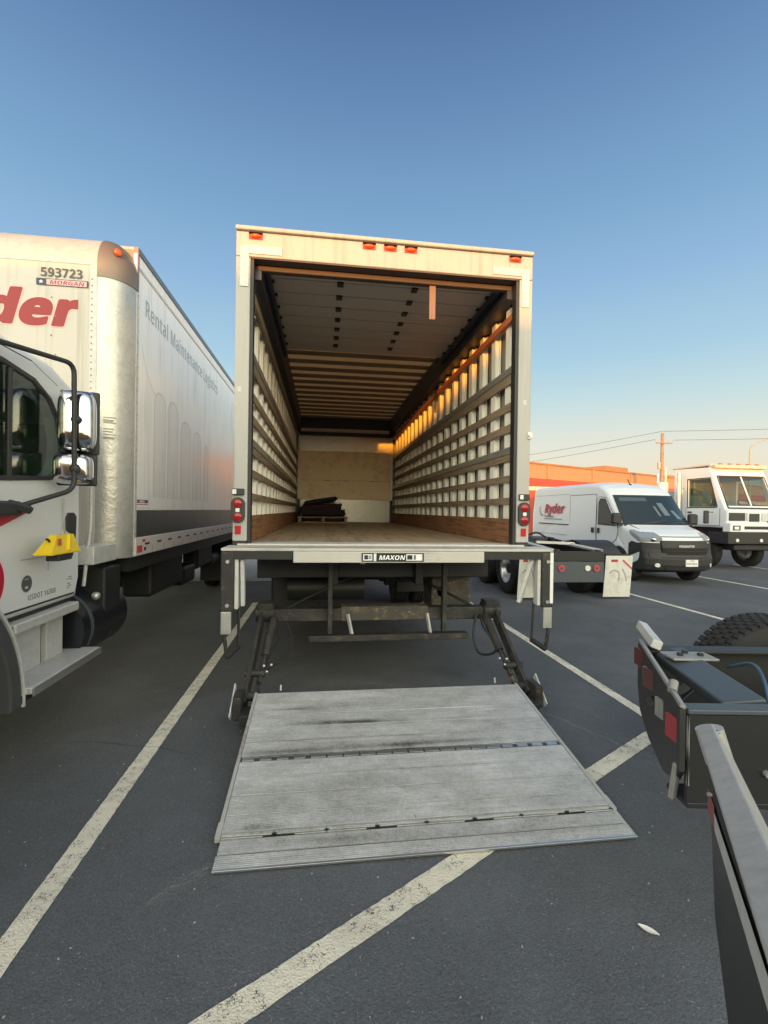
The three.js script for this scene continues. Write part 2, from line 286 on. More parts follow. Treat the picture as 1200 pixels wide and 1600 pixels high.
// ---------------------------------------------------------------- the ground
function structure(o, name, label) { o.name = numbered(name); o.userData.kind = 'structure'; if (label) { o.userData.label = label; } o.receiveShadow = true; if (!o.parent) scene.add(o); return o; }
let lot;
{
  const axis = (a, b, s, far) => { const r = []; for (let x = a; x <= b + 1e-6; x += s) r.push(x); const o = [2, 5, 10, 20, 45, 90, 180, far]; return [...o.map((k) => a - k).reverse(), ...r, ...o.map((k) => b + k)]; };
  const X = axis(-9, 15, .13, 400), Z = axis(-15, 2.5, .13, 400), g = new THREE.BufferGeometry();
  const nx = X.length, pos = [], uv = [], col = [], idx = [];
  const L = field(256, [[6, 6, 1], [14, 14, .7], [31, 31, .5], [64, 64, .3]], 21);
  const smp = (x, z) => L[(((Math.floor(z * 9) % 256) + 256) % 256) * 256 + (((Math.floor(x * 9) % 256) + 256) % 256)];
  const blob = (x, z, cx, cz, rx, rz) => Math.exp(-(((x - cx) / rx) ** 2 + ((z - cz) / rz) ** 2));
  for (const z of Z) for (const x of X) {
    pos.push(x, 0, z); uv.push(x, z);
    const n = smp(x, z), near = Math.abs(x) < 30 && Math.abs(z) < 30;
    let c = [1, 1, 1];
    if (near) {
      const k = 1 + (n - .5) * .5; c = [k, k, k];
      const brown = sat(blob(x, z, -2.2, -4.6, 1.1, 1.5) * 1.2 * (.5 + n) + blob(x, z, .6, -5.6, 1.2, 1.7) * 1.1 * (.4 + n) + blob(x, z, -1.9, -7.2, 1, 1.2) * .8);
      c = mix(c, [1.22 * k, 1.08 * k, .88 * k], brown * .8);
      const oil = sat(blob(x, z, .9, -6.6, .7, 1.3) * .9 + blob(x, z, 1.35, -4.6, .16, .2) * .8 + blob(x, z, -2.6, -5.8, .7, .8) * .6);
      c = mix(c, [.45, .43, .42], oil * .7);
      const edge = -3.55 - Math.max(0, x + 1.75) * .95 + (n - .5) * .5, bay = sat((edge - z) * 9) * sat((.2 - x) * 2);   // older, browner paving under the left bay
      c = mix(c, [.86 * k, .80 * k, .69 * k], bay * .75);
      const seal = sat(Math.sin(x * .9 + z * 2.1 + n * 6) * 1.4 - .5); c = mix(c, [c[0] * .86, c[1] * .87, c[2] * .9], seal * .6);
    }
    col.push(...c);
  }
  for (let j = 0; j < Z.length - 1; j++) for (let i = 0; i < nx - 1; i++) { const a = j * nx + i; idx.push(a, a + nx, a + 1, a + 1, a + nx, a + nx + 1); }
  g.setAttribute('position', new THREE.Float32BufferAttribute(pos, 3)); g.setAttribute('uv', new THREE.Float32BufferAttribute(uv, 2));
  g.setAttribute('color', new THREE.Float32BufferAttribute(col, 3)); g.setIndex(idx); g.computeVertexNormals();
  lot = structure(new THREE.Mesh(g, M.asphalt), 'parking_lot', 'dark grey asphalt parking lot under all the trucks');
}
function stripe(p, q, w, label) {
  const d = new THREE.Vector2(q[0] - p[0], q[1] - p[1]), L = d.length(); d.divideScalar(L); const nrm = [-d.y, d.x];
  const n = Math.max(2, Math.round(L / .03)), pos = [], uv = [], idx = [];
  const L1 = Array.from({ length: n + 1 }, () => [rr(-.0022, .0022), rr(-.0022, .0022)]);
  for (let i = 0; i <= n; i++) {
    const t = i / n * L, x = p[0] + d.x * t, z = p[1] + d.y * t;
    for (const s of [-1, 1]) { const k = s * w / 2 + L1[i][s < 0 ? 0 : 1]; pos.push(x + nrm[0] * k, .004, z + nrm[1] * k); uv.push(k + p[0], t); }
    if (i < n) { const a = i * 2; idx.push(a, a + 1, a + 2, a + 1, a + 3, a + 2); }
  }
  const g = new THREE.BufferGeometry(); g.setAttribute('position', new THREE.Float32BufferAttribute(pos, 3)); g.setAttribute('uv', new THREE.Float32BufferAttribute(uv, 2)); g.setIndex(idx);
  g.setAttribute('normal', new THREE.Float32BufferAttribute(Array.from({ length: pos.length }, (_, k) => (k % 3 === 1 ? 1 : 0)), 3));
  return structure(new THREE.Mesh(g, M.line), 'parking_line', label);
}
stripe([-1.1385, .4], [-1.1385, -8.35], .102, 'worn cream line along the left side of the open truck');
stripe([2.655, -3.16], [2.655, -9], .1, 'worn cream line along the right side of the open truck');
stripe([-1.35, -.92], [2.69, -3.3], .108, 'worn cream diagonal line passing under the ramp tip');
stripe([6.33, -5.9], [6.33, -9.2], .1, 'cream line on the asphalt right of the white mud flap');
stripe([10.05, -8.6], [10.05, -12], .1, 'cream line on the asphalt right of the white van');
stripe([13.8, -10], [13.8, -14], .1, 'cream line on the asphalt right of the cabover truck');
{
  const g = new THREE.BufferGeometry();
  const P = [[-12, -10.95], [1.0, -10.8], [1.3, -15.5], [-12, -15.5]];
  g.setAttribute('position', new THREE.Float32BufferAttribute([P[0], P[1], P[2], P[0], P[2], P[3]].flatMap(([x, z]) => [x, .006, z]), 3));
  g.setAttribute('uv', new THREE.Float32BufferAttribute([P[0], P[1], P[2], P[0], P[2], P[3]].flat(), 2)); g.computeVertexNormals();
  structure(new THREE.Mesh(g, M.concrete), 'concrete_apron', 'pale concrete strip crossing behind the trucks');
}
// chalky scuffs and cracks in the asphalt, each a thin worn sheet
{
  const scuffM = std({ transparent: true, roughness: .95, map: dataTex(256, (i) => { const x = (i % 256) / 255, y = Math.floor(i / 256) / 255; const a = sat((fMid[Math.floor(y * 1023) * N + Math.floor(x * 1023)] - .45) * 4) * sat(1 - Math.abs(y - .5) * 2.2) * sat(4 * x) * sat(4 * (1 - x)); return [.34, .34, .33, a * .6]; }, 1) });
  for (const [x0, z0, x1, z1, w] of [[1.7, -3.85, 2.3, -2.75, .10], [2.1, -2.95, 2.5, -2.2, .09], [-.3, -2.35, -.75, -2.0, .12], [.1, -4.5, .9, -4.25, .2], [-.2, -1.5, -1.0, -1.6, .05]]) {
    const dx = x1 - x0, dz = z1 - z0, L = Math.hypot(dx, dz), nx = -dz / L * w / 2, nz = dx / L * w / 2;
    const m = decal('scuff_mark', quad([x0 - nx, .0045, z0 - nz], [x1 - nx, .0045, z1 - nz], [x1 + nx, .0045, z1 + nz], [x0 + nx, .0045, z0 + nz]), scuffM, lot);
    m.userData.kind = 'structure';
  }
  const crackM = std({ color: rgb(.025), roughness: 1 });
  for (const [x, z, a, L] of [[-2.0, -3.5, .1, 1.2], [-1.9, -4.3, -.3, 1.0], [-1.0, -5.3, .2, 1.1], [3.3, -5.3, .4, 1.4], [4.2, -6.4, -.2, 1.6]]) {
    const pos = [], idx = [], n = 40; let px = x, pz = z, an = a;
    for (let i = 0; i <= n; i++) { an += rr(-.22, .22) - (an - a) * .12; px += Math.cos(an) * L / n; pz += Math.sin(an) * L / n; const w = .0014 * Math.sin(Math.PI * i / n) + .0004; pos.push(px - Math.sin(an) * w, .0042, pz + Math.cos(an) * w, px + Math.sin(an) * w, .0042, pz - Math.cos(an) * w); if (i < n) idx.push(i * 2, i * 2 + 1, i * 2 + 2, i * 2 + 1, i * 2 + 3, i * 2 + 2); }
    const g = new THREE.BufferGeometry(); g.setAttribute('position', new THREE.Float32BufferAttribute(pos, 3)); g.setIndex(idx); g.computeVertexNormals();
    const m = new THREE.Mesh(g, crackM); m.name = 'crack'; m.userData.kind = 'structure'; lot.add(m);
  }
}

// ---------------------------------------------------------------- wheels (axle along x), shared
function lathe(pts, seg = 40) { return metric(new THREE.LatheGeometry(pts.map(([r, x]) => new THREE.Vector2(r, x)), seg).rotateZ(-Math.PI / 2)); }
function tyreGeo(R, w) {
  const h = w / 2, p = [[R * .56, -h * .82], [R * .66, -h * .98], [R * .8, -h], [R * .93, -h * .93], [R * .985, -h * .8]];
  const gr = [-.6, -.2, .2, .6];
  for (const c of gr) { const x = c * h, d = .012; p.push([R, x - d - .001], [R - .014, x - d], [R - .014, x + d], [R, x + d + .001]); }
  p.push([R * .985, h * .8], [R * .93, h * .93], [R * .8, h], [R * .66, h * .98], [R * .56, h * .82]);
  return lathe(p, 48);
}
const rimGeo = (R, w, dish) => lathe([[.001, dish], [R * .12, dish], [R * .14, dish - .06], [R * .24, dish - .07], [R * .3, dish - .1], [R * .47, dish - .1], [R * .5, w * .25], [R * .57, w * .42], [R * .59, w * .40], [R * .56, w * .2], [R * .56, -w * .4]], 36);
const WH = { t: tyreGeo(.5, .26), r: rimGeo(.5, .26, -.02), vt: tyreGeo(.345, .22), vr: rimGeo(.345, .22, .06) };
const nutGeo = metric(new THREE.CylinderGeometry(.018, .018, .03, 6).rotateZ(Math.PI / 2));
function wheel(parent, x, y, z, face, rimMat, van) {               // face -1: outer side towards -x
  const w = put('wheel', van ? WH.vt : WH.t, M.rubber, parent, x, y, z); if (face < 0) w.rotation.y = Math.PI;
  const r = new THREE.Mesh(van ? WH.vr : WH.r, rimMat); r.name = 'rim'; w.add(r);
  const nuts = []; for (let k = 0; k < (van ? 5 : 10); k++) { const a = k / (van ? 5 : 10) * Math.PI * 2, R = van ? .07 : .165; nuts.push(nutGeo.clone().translate(van ? .05 : -.105, Math.cos(a) * R, Math.sin(a) * R)); }
  const nm = new THREE.Mesh(mergeGeometries(nuts), M.bolt); nm.name = 'wheel_nuts'; nm.userData.kind = 'stuff'; w.add(nm);
  return w;
}

// ---------------------------------------------------------------- the open box truck
{
  const x0 = -.725, x1 = 1.809, yF = 1.36, yT = 3.945, zR = -3.894, zF = -11.32, li = -.597, ri = 1.69;
  const T = thing('box_truck', 'empty white box truck in the middle with its rear door open and liftgate lowered', 'truck', [.54, 0, zR]);
  // shell
  part('side_wall', bx([x0 + .002, x0 + .03], [yF - .12, yT - .05], [zF - .1, zR - .102]), M.panel, T);  // outer white raised to bounce light onto the neighbouring truck
  part('side_wall', bx([x1 - .03, x1 - .002], [yF - .12, yT - .05], [zF - .1, zR - .102]), M.white, T);
  part('inner_sheet', bx([x0 + .031, x0 + .036], [yF + .01, yT - .1], [zF, zR - .103]), M.greyWall, T);
  part('inner_sheet', bx([x1 - .036, x1 - .031], [yF + .01, yT - .1], [zF, zR - .103]), M.greyWall, T);
  part('roof', bx([x0 + .004, x1 - .004], [yT - .04, yT - .008], [-5.9, zR - .102]), M.white, T);
  part('roof_skin', bx([x0 + .004, x1 - .004], [yT - .012, yT - .008], [zF - .1, -5.901]), M.roofSkin, T);
  part('front_shell', bx([x0 + .004, x1 - .004], [yF - .1, yT - .045], [zF - .14, zF - .101]), M.white, T);
  // rear frame
  part('rear_jamb', bx([x0, -.61], [1.385, 3.70], [zR - .1, zR], .008), M.white, T);
  part('rear_jamb', bx([1.692, x1], [1.385, 3.70], [zR - .1, zR], .008), M.white, T);
  part('jamb_channel', bx([-.608, -.585], [1.362, 3.70], [zR - .098, zR - .012]), M.black, T);
  part('jamb_channel', bx([1.664, 1.69], [1.362, 3.70], [zR - .098, zR - .012]), M.black, T);
  part('jamb_foot', bx([x0 + .003, -.612], [1.34, 1.384], [zR - .1, zR - .006]), M.black, T);
  part('jamb_foot', bx([1.694, x1 - .003], [1.34, 1.384], [zR - .1, zR - .006]), M.black, T);
  part('rear_header', bx([x0, x1], [3.702, 3.905], [zR - .1, zR], .008), M.white, T);
  part('roof_lip', bx([x0 - .006, x1 + .006], [3.907, yT], [zR - .12, zR + .022], .012), M.white, T);
  part('header_soffit', bx([-.607, 1.69], [3.69, 3.7005], [zR - .1, zR - .004]), M.darkLip, T);  // thin sheet darkening the underside of the white header
  part('header_lip', bx([-.583, 1.662], [3.645, 3.689], [zR - .17, zR - .102], .01), M.darkLip, T);
  for (const s of [0, 1]) {
    const X = (a, b) => s ? [1.084 - b, 1.084 - a] : [a, b];
    const c = part('corner_plate', [bx(X(-.692, -.622), [3.455, 3.79], [zR + .001, zR + .007], .002), bx(X(-.621, -.36), [3.725, 3.79], [zR + .001, zR + .0068], .002)], M.galvDull, T);
    part('rivets', [[-.655, 3.5], [-.655, 3.6], [-.655, 3.66], [-.655, 3.76], [-.55, 3.757], [-.4, 3.757]].map(([x, y]) => rod([s ? 1.084 - x : x, y, zR + .006], [s ? 1.084 - x : x, y, zR + .011], .009)), M.bolt, c);
  }
  for (const x of [-.57, .357, .537, .713, 1.644]) {
    const m = part('marker_light', new THREE.SphereGeometry(.048, 16, 10).scale(1, .42, .5).translate(x, 3.866, zR + .006), M.amberLens, T);
    part('light_hood', bx([x - .056, x + .056], [3.884, 3.892], [zR + .001, zR + .034], .003), M.plastic, m);
    part('light_base', bx([x - .055, x + .055], [3.842, 3.884], [zR + .0005, zR + .006], .002), M.redDull, m);
  }
  for (const [cx] of [[-.681], [1.757]]) {
    const sh = new THREE.Shape(); const w = .05, h = .1;
    sh.absarc(0, h - w, w, 0, Math.PI); sh.absarc(0, -(h - w), w, Math.PI, Math.PI * 2); sh.closePath();
    const hs = part('tail_light', new THREE.ExtrudeGeometry(sh, { depth: .02, bevelEnabled: true, bevelSize: .004, bevelThickness: .004, bevelSegments: 2 }).translate(cx, 1.637, zR + .001), M.plastic, T);
    part('red_lens', new THREE.SphereGeometry(.036, 18, 10).scale(1, 1, .3).translate(cx, 1.69, zR + .026), M.lens, hs);
    part('red_lens', new THREE.SphereGeometry(.036, 18, 10).scale(1, 1, .3).translate(cx, 1.582, zR + .026), M.lens, hs);
    part('clear_lens', bx([cx - .016, cx + .016], [1.62, 1.652], [zR + .024, zR + .032], .004), M.clearLens, hs);
    const k = part('marker_box', bx([cx - .048, cx + .048], [1.758, 1.812], [zR + .001, zR + .022], .006), M.plastic, T);
    part('clear_lens', bx([cx - .044, cx - .012], [1.766, 1.804], [zR + .022, zR + .026], .003), M.clearLens, k);
    part('reflector', bx([cx - .024, cx + .024], [1.44, 1.51], [zR + .001, zR + .006], .002), M.red, T);
    part('sticker', [bx([cx - .018, cx + .012], [2.6, 2.64], [zR + .0005, zR + .002])], M.galvDull, T);
  }
  part('latch_hook', [rod([1.80, 2.33, zR - .03], [1.80, 2.33, zR + .03], .016), bx([1.78, 1.822], [2.3, 2.36], [zR - .01, zR + .012], .004)], M.galv, T);
  // inside: floor, front wall, posts, slats, bows
  part('floor', bx([x0 + .04, x1 - .04], [yF - .07, yF], [zF, zR - .25]), M.floor, T);
  part('sill_plate', bx([x0 + .04, x1 - .04], [yF - .07, yF + .004], [zR - .249, zR - .004]), M.galvDull, T);
  part('front_panel', bx([li + .06, ri - .06], [2.365, 3.06], [zF, zF + .03]), M.ply, T);
  part('front_panel', bx([li + .06, ri - .06], [1.905, 2.36], [zF, zF + .03]), M.ply, T);
  part('upper_panel', bx([li + .06, ri - .06], [3.064, 3.43], [zF, zF + .024]), M.galv, T);
  part('front_header', bx([li - .08, ri + .08], [3.435, yT - .05], [zF, zF + .05]), M.trackDark, T);
  part('header_bow', bx([li + .05, ri - .1], [3.52, 3.6], [zF + .052, zF + .09], .01), M.galvDull, T);
  part('kick_plate', bx([li + .06, ri - .06], [yF + .002, 1.9], [zF, zF + .036]), M.postMetal, T);
  part('corner_trim', bx([li - .005, li + .058], [1.9, 3.43], [zF, zF + .05], .004), M.insidePost, T);
  part('corner_trim', bx([ri - .058, ri + .005], [1.9, 3.43], [zF, zF + .05], .004), M.insidePost, T);
  part('corner_guard', bx([li - .005, li + .058], [yF + .002, 1.895], [zF, zF + .055]), M.black, T);
  part('corner_guard', bx([ri - .058, ri + .005], [yF + .002, 1.895], [zF, zF + .055]), M.black, T);
  part('panel_seam', [bx([li + .07, ri - .07], [2.361, 2.364], [zF + .012, zF + .033]), ...[.1, .55, 1.2].map((x) => bx([x - .06, x + .06], [2.35, 2.36], [zF + .0305, zF + .034]))], M.wood, T);
  const postG = metric(mergeGeometries([new THREE.BoxGeometry(.045, 2.12, .105), new THREE.BoxGeometry(.012, 2.12, .17).translate(.018, 0, 0)].map((g) => g.toNonIndexed())));
  const postL = postG.clone().rotateY(Math.PI);
  for (let k = 0; k < 19; k++) {
    const z = -4.19 - k * .3735; if (z < zF + .15) break;
    put('wall_post', postG, M.insidePost, T, 1.733, 2.5, z); put('wall_post', postL, M.insidePost, T, -.649, 2.5, z);
  }
  const zr = zR - .108;
  const slat = (name, y0, y1, mat, t = .018) => { part(name, bx([1.709 - t, 1.7095], [y0, y1], [zF + .06, zr], .003), mat, T); part(name, bx([-.6255, -.625 + t], [y0, y1], [zF + .06, zr], .003), mat, T); };
  for (const [a, b] of [[2.585, 2.66], [2.385, 2.462], [1.925, 1.99], [1.722, 1.785]]) slat('wall_slat', a, b, M.wood);
  slat('wall_slat', 2.83, 2.92, M.wood); slat('wall_slat', 2.12, 2.185, M.wood);
  for (const [a, b] of [[2.922, 2.985], [2.187, 2.25]]) slat('cargo_track', a, b, M.galv, .026);
  slat('scuff_board', yF + .004, 1.592, M.scuff, .02);
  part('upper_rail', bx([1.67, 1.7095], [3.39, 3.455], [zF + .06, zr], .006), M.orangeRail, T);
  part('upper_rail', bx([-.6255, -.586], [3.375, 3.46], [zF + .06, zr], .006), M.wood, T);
  part('top_rail', bx([1.62, 1.772], [3.57, yT - .045], [zF + .055, zr]), M.trackDark, T);
  part('top_rail', bx([-.688, -.536], [3.57, yT - .045], [zF + .055, zr]), M.trackDark, T);
  for (let k = 0; k < 15; k++) { const z = -5.95 - k * .375; if (z < zF + .1) break; part('roof_bow', bx([-.534, 1.618], [3.852, 3.902], [z - .03, z + .03], .008), M.bow, T); }
  // the rolled-up door under the roof
  for (let k = 0; k < 8; k++) {
    const z = zR - .19 - k * .272;
    const p = part('door_panel', bx([-.53, 1.615], [3.765, 3.80], [z - .258, z], .004), M.doorInner, T);
    for (const x of [.135, .84]) part('hinge', bx([x - .03, x + .03], [3.748, 3.764], [z - .05, z + .035], .003), M.black, p);
    part('roller', rod([-.56, 3.775, z - .05], [-.47, 3.775, z - .05], .03), M.black, p); part('roller', rod([1.555, 3.775, z - .05], [1.645, 3.775, z - .05], .03), M.black, p);
  }
  for (const [a, b] of [[1.575, 1.618], [-.534, -.49]]) part('door_track', bx([a, b], [3.69, 3.75], [zR - 2.45, zR - .18], .006), M.trackDark, T);
  part('door_bottom_rail', bx([-.52, 1.60], [3.70, 3.763], [zR - .23, zR - .175], .006), M.darkLip, T);
  part('pull_strap', [prof([[-4.02, 3.72], [-4.022, 3.35], [-4.026, 3.35], [-4.03, 3.72]], [.91, .965])], M.strap, T);
  // liftgate: extension deck with name plate
  part('dock_plate', bx([-.75, 1.89], [1.33, 1.352], [-3.89, -3.6], .004), M.deckPlain, T);
  part('dock_edge', bx([-.218, 1.30], [1.24, 1.329], [-3.625, -3.601], .006), M.deckPlain, T);
  part('dock_channel', bx([-.74, -.222], [1.265, 1.329], [-3.7, -3.61]), M.black, T);
  part('dock_channel', bx([1.304, 1.88], [1.265, 1.329], [-3.7, -3.61]), M.black, T);
  decal('name_plate', quad([.306, 1.25, -3.597], [.80, 1.25, -3.597], [.80, 1.318, -3.597], [.306, 1.318, -3.597]), std({ roughness: .5, map: canvasTex(1024, 142, (c, w, h) => {
    c.fillStyle = '#15161a'; c.fillRect(0, 0, w, h); c.fillStyle = '#d8d9dc'; c.fillRect(24, 18, 150, 106); c.fillRect(196, 8, 44, 126);
    c.fillStyle = '#24262c'; c.fillRect(44, 36, 60, 70); c.fillStyle = '#8c8f96'; c.fillRect(112, 40, 46, 60);
    c.fillStyle = '#f0f0f0'; c.font = 'bold 104px sans-serif'; c.textBaseline = 'middle'; c.save(); c.translate(270, h / 2); c.transform(1.12, 0, -.2, 1, 0, 0); c.fillText('MAXON', 12, 4); c.restore();
    c.fillStyle = '#d8d9dc'; c.fillRect(730, 16, 270, 110); c.fillStyle = '#1c1e24'; c.fillRect(748, 34, 86, 74); c.fillStyle = '#5a5d66'; c.fillRect(856, 34, 34, 74); c.fillStyle = '#e6e6e6'; c.fillRect(900, 34, 70, 74); }) }), T);
  for (const s of [0, 1]) {                                        // folding dock bumpers at the two ends
    const X = (a, b) => s ? [1.14 - b, 1.14 - a] : [a, b], q = (x) => s ? 1.14 - x : x;
    const b = part('dock_bracket', bx(X(-.752, -.655), [.87, 1.328], [-3.64, -3.6], .012), M.steel, T);
    part('bracket_bolt', [[-.7, 1.25], [-.7, .92]].map(([x, y]) => rod([q(x), y, -3.602], [q(x), y, -3.588], .014)), M.bolt, b);
    part('bracket_post', bx(X(-.654, -.625), [.885, 1.328], [-3.7, -3.62], .006), M.galvDull, T);
    part('bracket_brace', bar([q(-.60), 1.27, -3.66], [q(s ? -.50 : -.60), .9, -3.70], .03, .05), M.galvDull, T);
    part('bracket_web', bx(X(-.622, -.50), [1.26, 1.328], [-3.72, -3.66], .006), M.steel, T);
    part('bracket_sleeve', bx(X(-.748, -.672), [.70, .872], [-3.636, -3.604], .006), M.galv, T);
    part('step_link', [bar([q(-.725), .70, -3.62], [q(-.70), .53, -3.615], .018, .03), bar([q(-.63), .90, -3.70], [q(-.64), .58, -3.75], .018, .03), bar([q(-.695), .53, -3.6], [q(-.64), .57, -3.76], .035, .03)], M.steel, T);
  }
  part('edge_strip', bx([1.862, 1.892], [.905, 1.325], [-3.66, -3.598], .004), std({ color: rgb(.72), roughness: .4 }), T);
  // liftgate frame under the deck
  part('main_tube', bx([-.46, 1.645], [.625, .745], [-4.4, -4.28], .012), M.steel, T);
  part('tube_sleeve', bx([.18, 1.0], [.63, .762], [-4.41, -4.265], .01), M.dirtBrown, T);
  part('bumper_bar', bx([-.11, 1.36], [.47, .525], [-4.26, -4.16], .006), M.steel, T);
  part('bumper_hanger', [bx([.06, .10], [.53, 1.22], [-4.27, -4.2], .004)], M.steel, T); part('bumper_hanger', [bx([1.12, 1.16], [.53, 1.22], [-4.27, -4.2], .004)], M.steel, T);
  part('bumper_tab', bar([.24, .70, -4.24], [.28, .52, -4.22], .035, .02), M.galvDull, T); part('bumper_tab', bar([.98, .70, -4.24], [1.01, .52, -4.22], .035, .02), M.galvDull, T);
  for (const s of [0, 1]) {                                        // lift arms
    const q = (x) => s ? 1.13 - x : x;
    const a = part('lift_arm', [bar([q(-.52), .76, -4.38], [q(-.57), .16, -3.62], .036, .095, .008)], M.steel, T);
    part('arm_collar', [rod([q(-.58), .70, -4.34], [q(-.42), .70, -4.34], .085, .085, 20), bx([q(-.5) - .07, q(-.5) + .07], [.735, .80], [-4.42, -4.26], .012)], M.steel, a);
    part('arm_pin', rod([q(-.62), .2, -3.68], [q(-.46), .2, -3.68], .035, .035, 14), M.steel, a); part('arm_pin', rod([q(-.44), .33, -3.82], [q(-.60), .33, -3.82], .03, .03, 12), M.steel, a);
    part('lift_cylinder', [rod([q(-.42), .66, -4.26], [q(-.455), .42, -3.96], .034, .034, 14), rod([q(-.455), .42, -3.96], [q(-.48), .27, -3.76], .018, .018, 10)], M.steel, T);
    part('parallel_link', bar([q(-.46), .62, -4.26], [q(-.5), .14, -3.66],   .022, .05, .005), s ? M.dirtBrown : M.steel, T);
    part('arm_shackle', [bx([q(-.60) - .03, q(-.60) + .03], [.10, .27], [-3.66, -3.48], .008), bx([q(-.535) - .04, q(-.535) + .04], [.08, .16], [-3.6, -3.42], .008)], M.steel, T);
    part('arm_plate', bar([q(-.64), .30, -3.66], [q(-.645), .13, -3.46], .012, .05, .003), M.galvDull, T);
    part('arm_bolts', [[-.445, .40, -3.78], [-.39, .40, -3.80], [-.42, .36, -3.76]].map(([x, y, z]) => new THREE.SphereGeometry(.012, 10, 8).translate(q(x), y, z)), M.bolt, a);
    part('hose', pipe(s ? [[1.46, .68, -4.25], [1.42, .5, -4.2], [1.44, .36, -4.1], [1.53, .38, -4.0], [1.57, .45, -3.96]] : [[-.30, .64, -4.22], [-.25, .5, -4.1], [-.32, .40, -3.96], [-.42, .35, -3.85]], .011), M.black, T);
    part('hose', pipe(s ? [[1.5, .68, -4.25], [1.5, .58, -4.15], [1.58, .46, -4.02], [1.63, .36, -3.9]] : [[-.36, .64, -4.22], [-.36, .52, -4.1], [-.42, .44, -3.98], [-.45, .34, -3.84]], .011), M.black, T);
  }
  // platform: planks of ribbed aluminium on a plane that slopes to the ground
  const pz = [-3.63, -3.485, -3.34, -3.195, -3.05, -2.915, -2.87, -2.735, -2.6, -2.465, -2.36, -2.32, -2.235, -2.15];
  const py = (z) => .02 + .1503 * (-2.15 - z), ang = Math.atan(.1503);
  const plank = (name, za, zb, X, t, mat, dy = 0) => { const c = (za + zb) / 2, w = (zb - za) / Math.cos(ang); const g = new RoundedBoxGeometry(X[1] - X[0], t, w - .006, 1, .0015); g.rotateX(ang).translate((X[0] + X[1]) / 2, py(c) - t / 2 + dy, c); return part(name, g, mat, T); };
  const PX = [-.47, 1.582];
  for (let i = 0; i < 13; i++) {
    if (i === 5 || i === 10) continue;
    const tip = i >= 11;
    plank(tip ? 'ramp_plate' : 'platform_plank', pz[i], pz[i + 1], tip ? [PX[0] + (i === 11 ? .004 : 0), PX[1] + (i === 11 ? 0 : .022)] : PX, tip ? (i === 12 ? .012 : .02) : .036, M.deck, 0);
  }
  plank('platform_edge', -3.64, -2.42, [PX[0] - .022, PX[0] - .002], .06, M.deckPlain, .004); plank('platform_edge', -3.64, -2.42, [PX[1] + .002, PX[1] + .022], .06, M.deckPlain, .004);
  plank('platform_hinge_bed', -2.915, -2.87, PX, .02, M.blueSteel, -.010);
  for (let k = 0; k < 20; k++) plank('hinge_knuckle', -2.911, -2.874, [PX[0] + k * .1026 + .01, PX[0] + k * .1026 + (k > 3 && k < 16 ? .1015 : .08)], .016, M.alu, -.002);
  plank('platform_hinge_bed', -2.36, -2.32, PX, .014, M.black, -.010);
  for (let k = 0; k < 8; k++) { const x = PX[0] + k * .2565; plank('hinge_knuckle', -2.358, -2.336, [x + .002, x + .2545], .016, M.deck, -.0005); plank('hinge_knuckle', -2.3345, -2.322, [x + (k % 2 ? .10 : .002), x + (k % 2 ? .2545 : .20)], .014, M.deck, -.0015); plank('hinge_pin', -2.343, -2.328, [x + .245, x + .268], .012, M.black, .0015); }
  plank('ramp_lip', -2.163, -2.146, [PX[0], PX[1] + .022], .01, M.alu, .0025);
  plank('ramp_ear', -2.37, -2.40 + .2, [PX[1] + .003, PX[1] + .024], .012, M.deckPlain, -.004);
  plank('ramp_ear', -2.43, -2.33, [PX[0] - .028, PX[0] - .001], .03, M.deckPlain, .002); plank('ramp_ear', -2.43, -2.33, [PX[1] + .001, PX[1] + .03], .03, M.deckPlain, .002);
  part('platform_lug', [rod([-.30, py(-3.63) + .01, -3.64], [-.30, py(-3.63) + .05, -3.65], .008), rod([1.42, py(-3.63) + .01, -3.64], [1.42, py(-3.63) + .05, -3.65], .008)], M.bolt, T);
  part('platform_wheel', rod([1.60, .035, -2.72], [1.63, .035, -2.72], .035, .035, 18), M.rubber, T);
  // running gear
  for (const x of [.12, .96]) part('frame_rail', bx([x - .04, x + .04], [.92, 1.18], [-13.4, -4.5], .01), M.black, T);
  for (let k = 0; k < 9; k++) part('cross_sill', bx([x0 + .06, x1 - .06], [1.19, 1.285], [-4.6 - k * .75, -4.54 - k * .75]), M.black, T);
  part('rear_axle', [rod([-.5, .5, -8.3], [1.58, .5, -8.3], .11, .085, 16), new THREE.SphereGeometry(.27, 20, 14).scale(1, 1, 1.1).translate(.54, .54, -8.3), rod([.54, .56, -8.2], [.54, .80, -12.5], .05)], M.steel, T);
  part('leaf_spring', bx([.08, .17], [.58, .66], [-9, -7.6]), M.steel, T); part('leaf_spring', bx([.92, 1.01], [.58, .66], [-9, -7.6]), M.steel, T);
  for (const [x, f] of [[-.62, -1], [-.30, 1], [1.38, -1], [1.70, 1]]) wheel(T, x, .5, -8.3, f, M.galvDull);
  part('mud_flap', bx([-.74, -.16], [.27, 1.16], [-7.66, -7.645]), M.rubber, T); part('mud_flap', bx([1.25, 1.82], [.3, 1.16], [-7.66, -7.645]), M.rubber, T);
  part('battery_box', bx([1.18, 1.62], [.58, .96], [-5.3, -4.9], .02), M.dirtBrown, T);
  part('side_tank', bx([-.56, -.03], [.50, 1.15], [-6.4, -5.3], .04), M.black, T);
  part('valve_block', [bx([.3, .5], [.95, 1.12], [-5.2, -4.95], .02), bx([.6, .72], [.9, 1.1], [-5.25, -5.05], .02), rod([.35, 1.0, -5], [.8, .92, -5.3], .03)], M.steel, T);
  part('air_tank', rod([-.35, .82, -5.0], [.45, .82, -5.0], .13, .13, 20), M.black, T); part('air_tank', rod([.72, .80, -6.6], [1.5, .80, -6.6], .14, .14, 20), M.black, T);
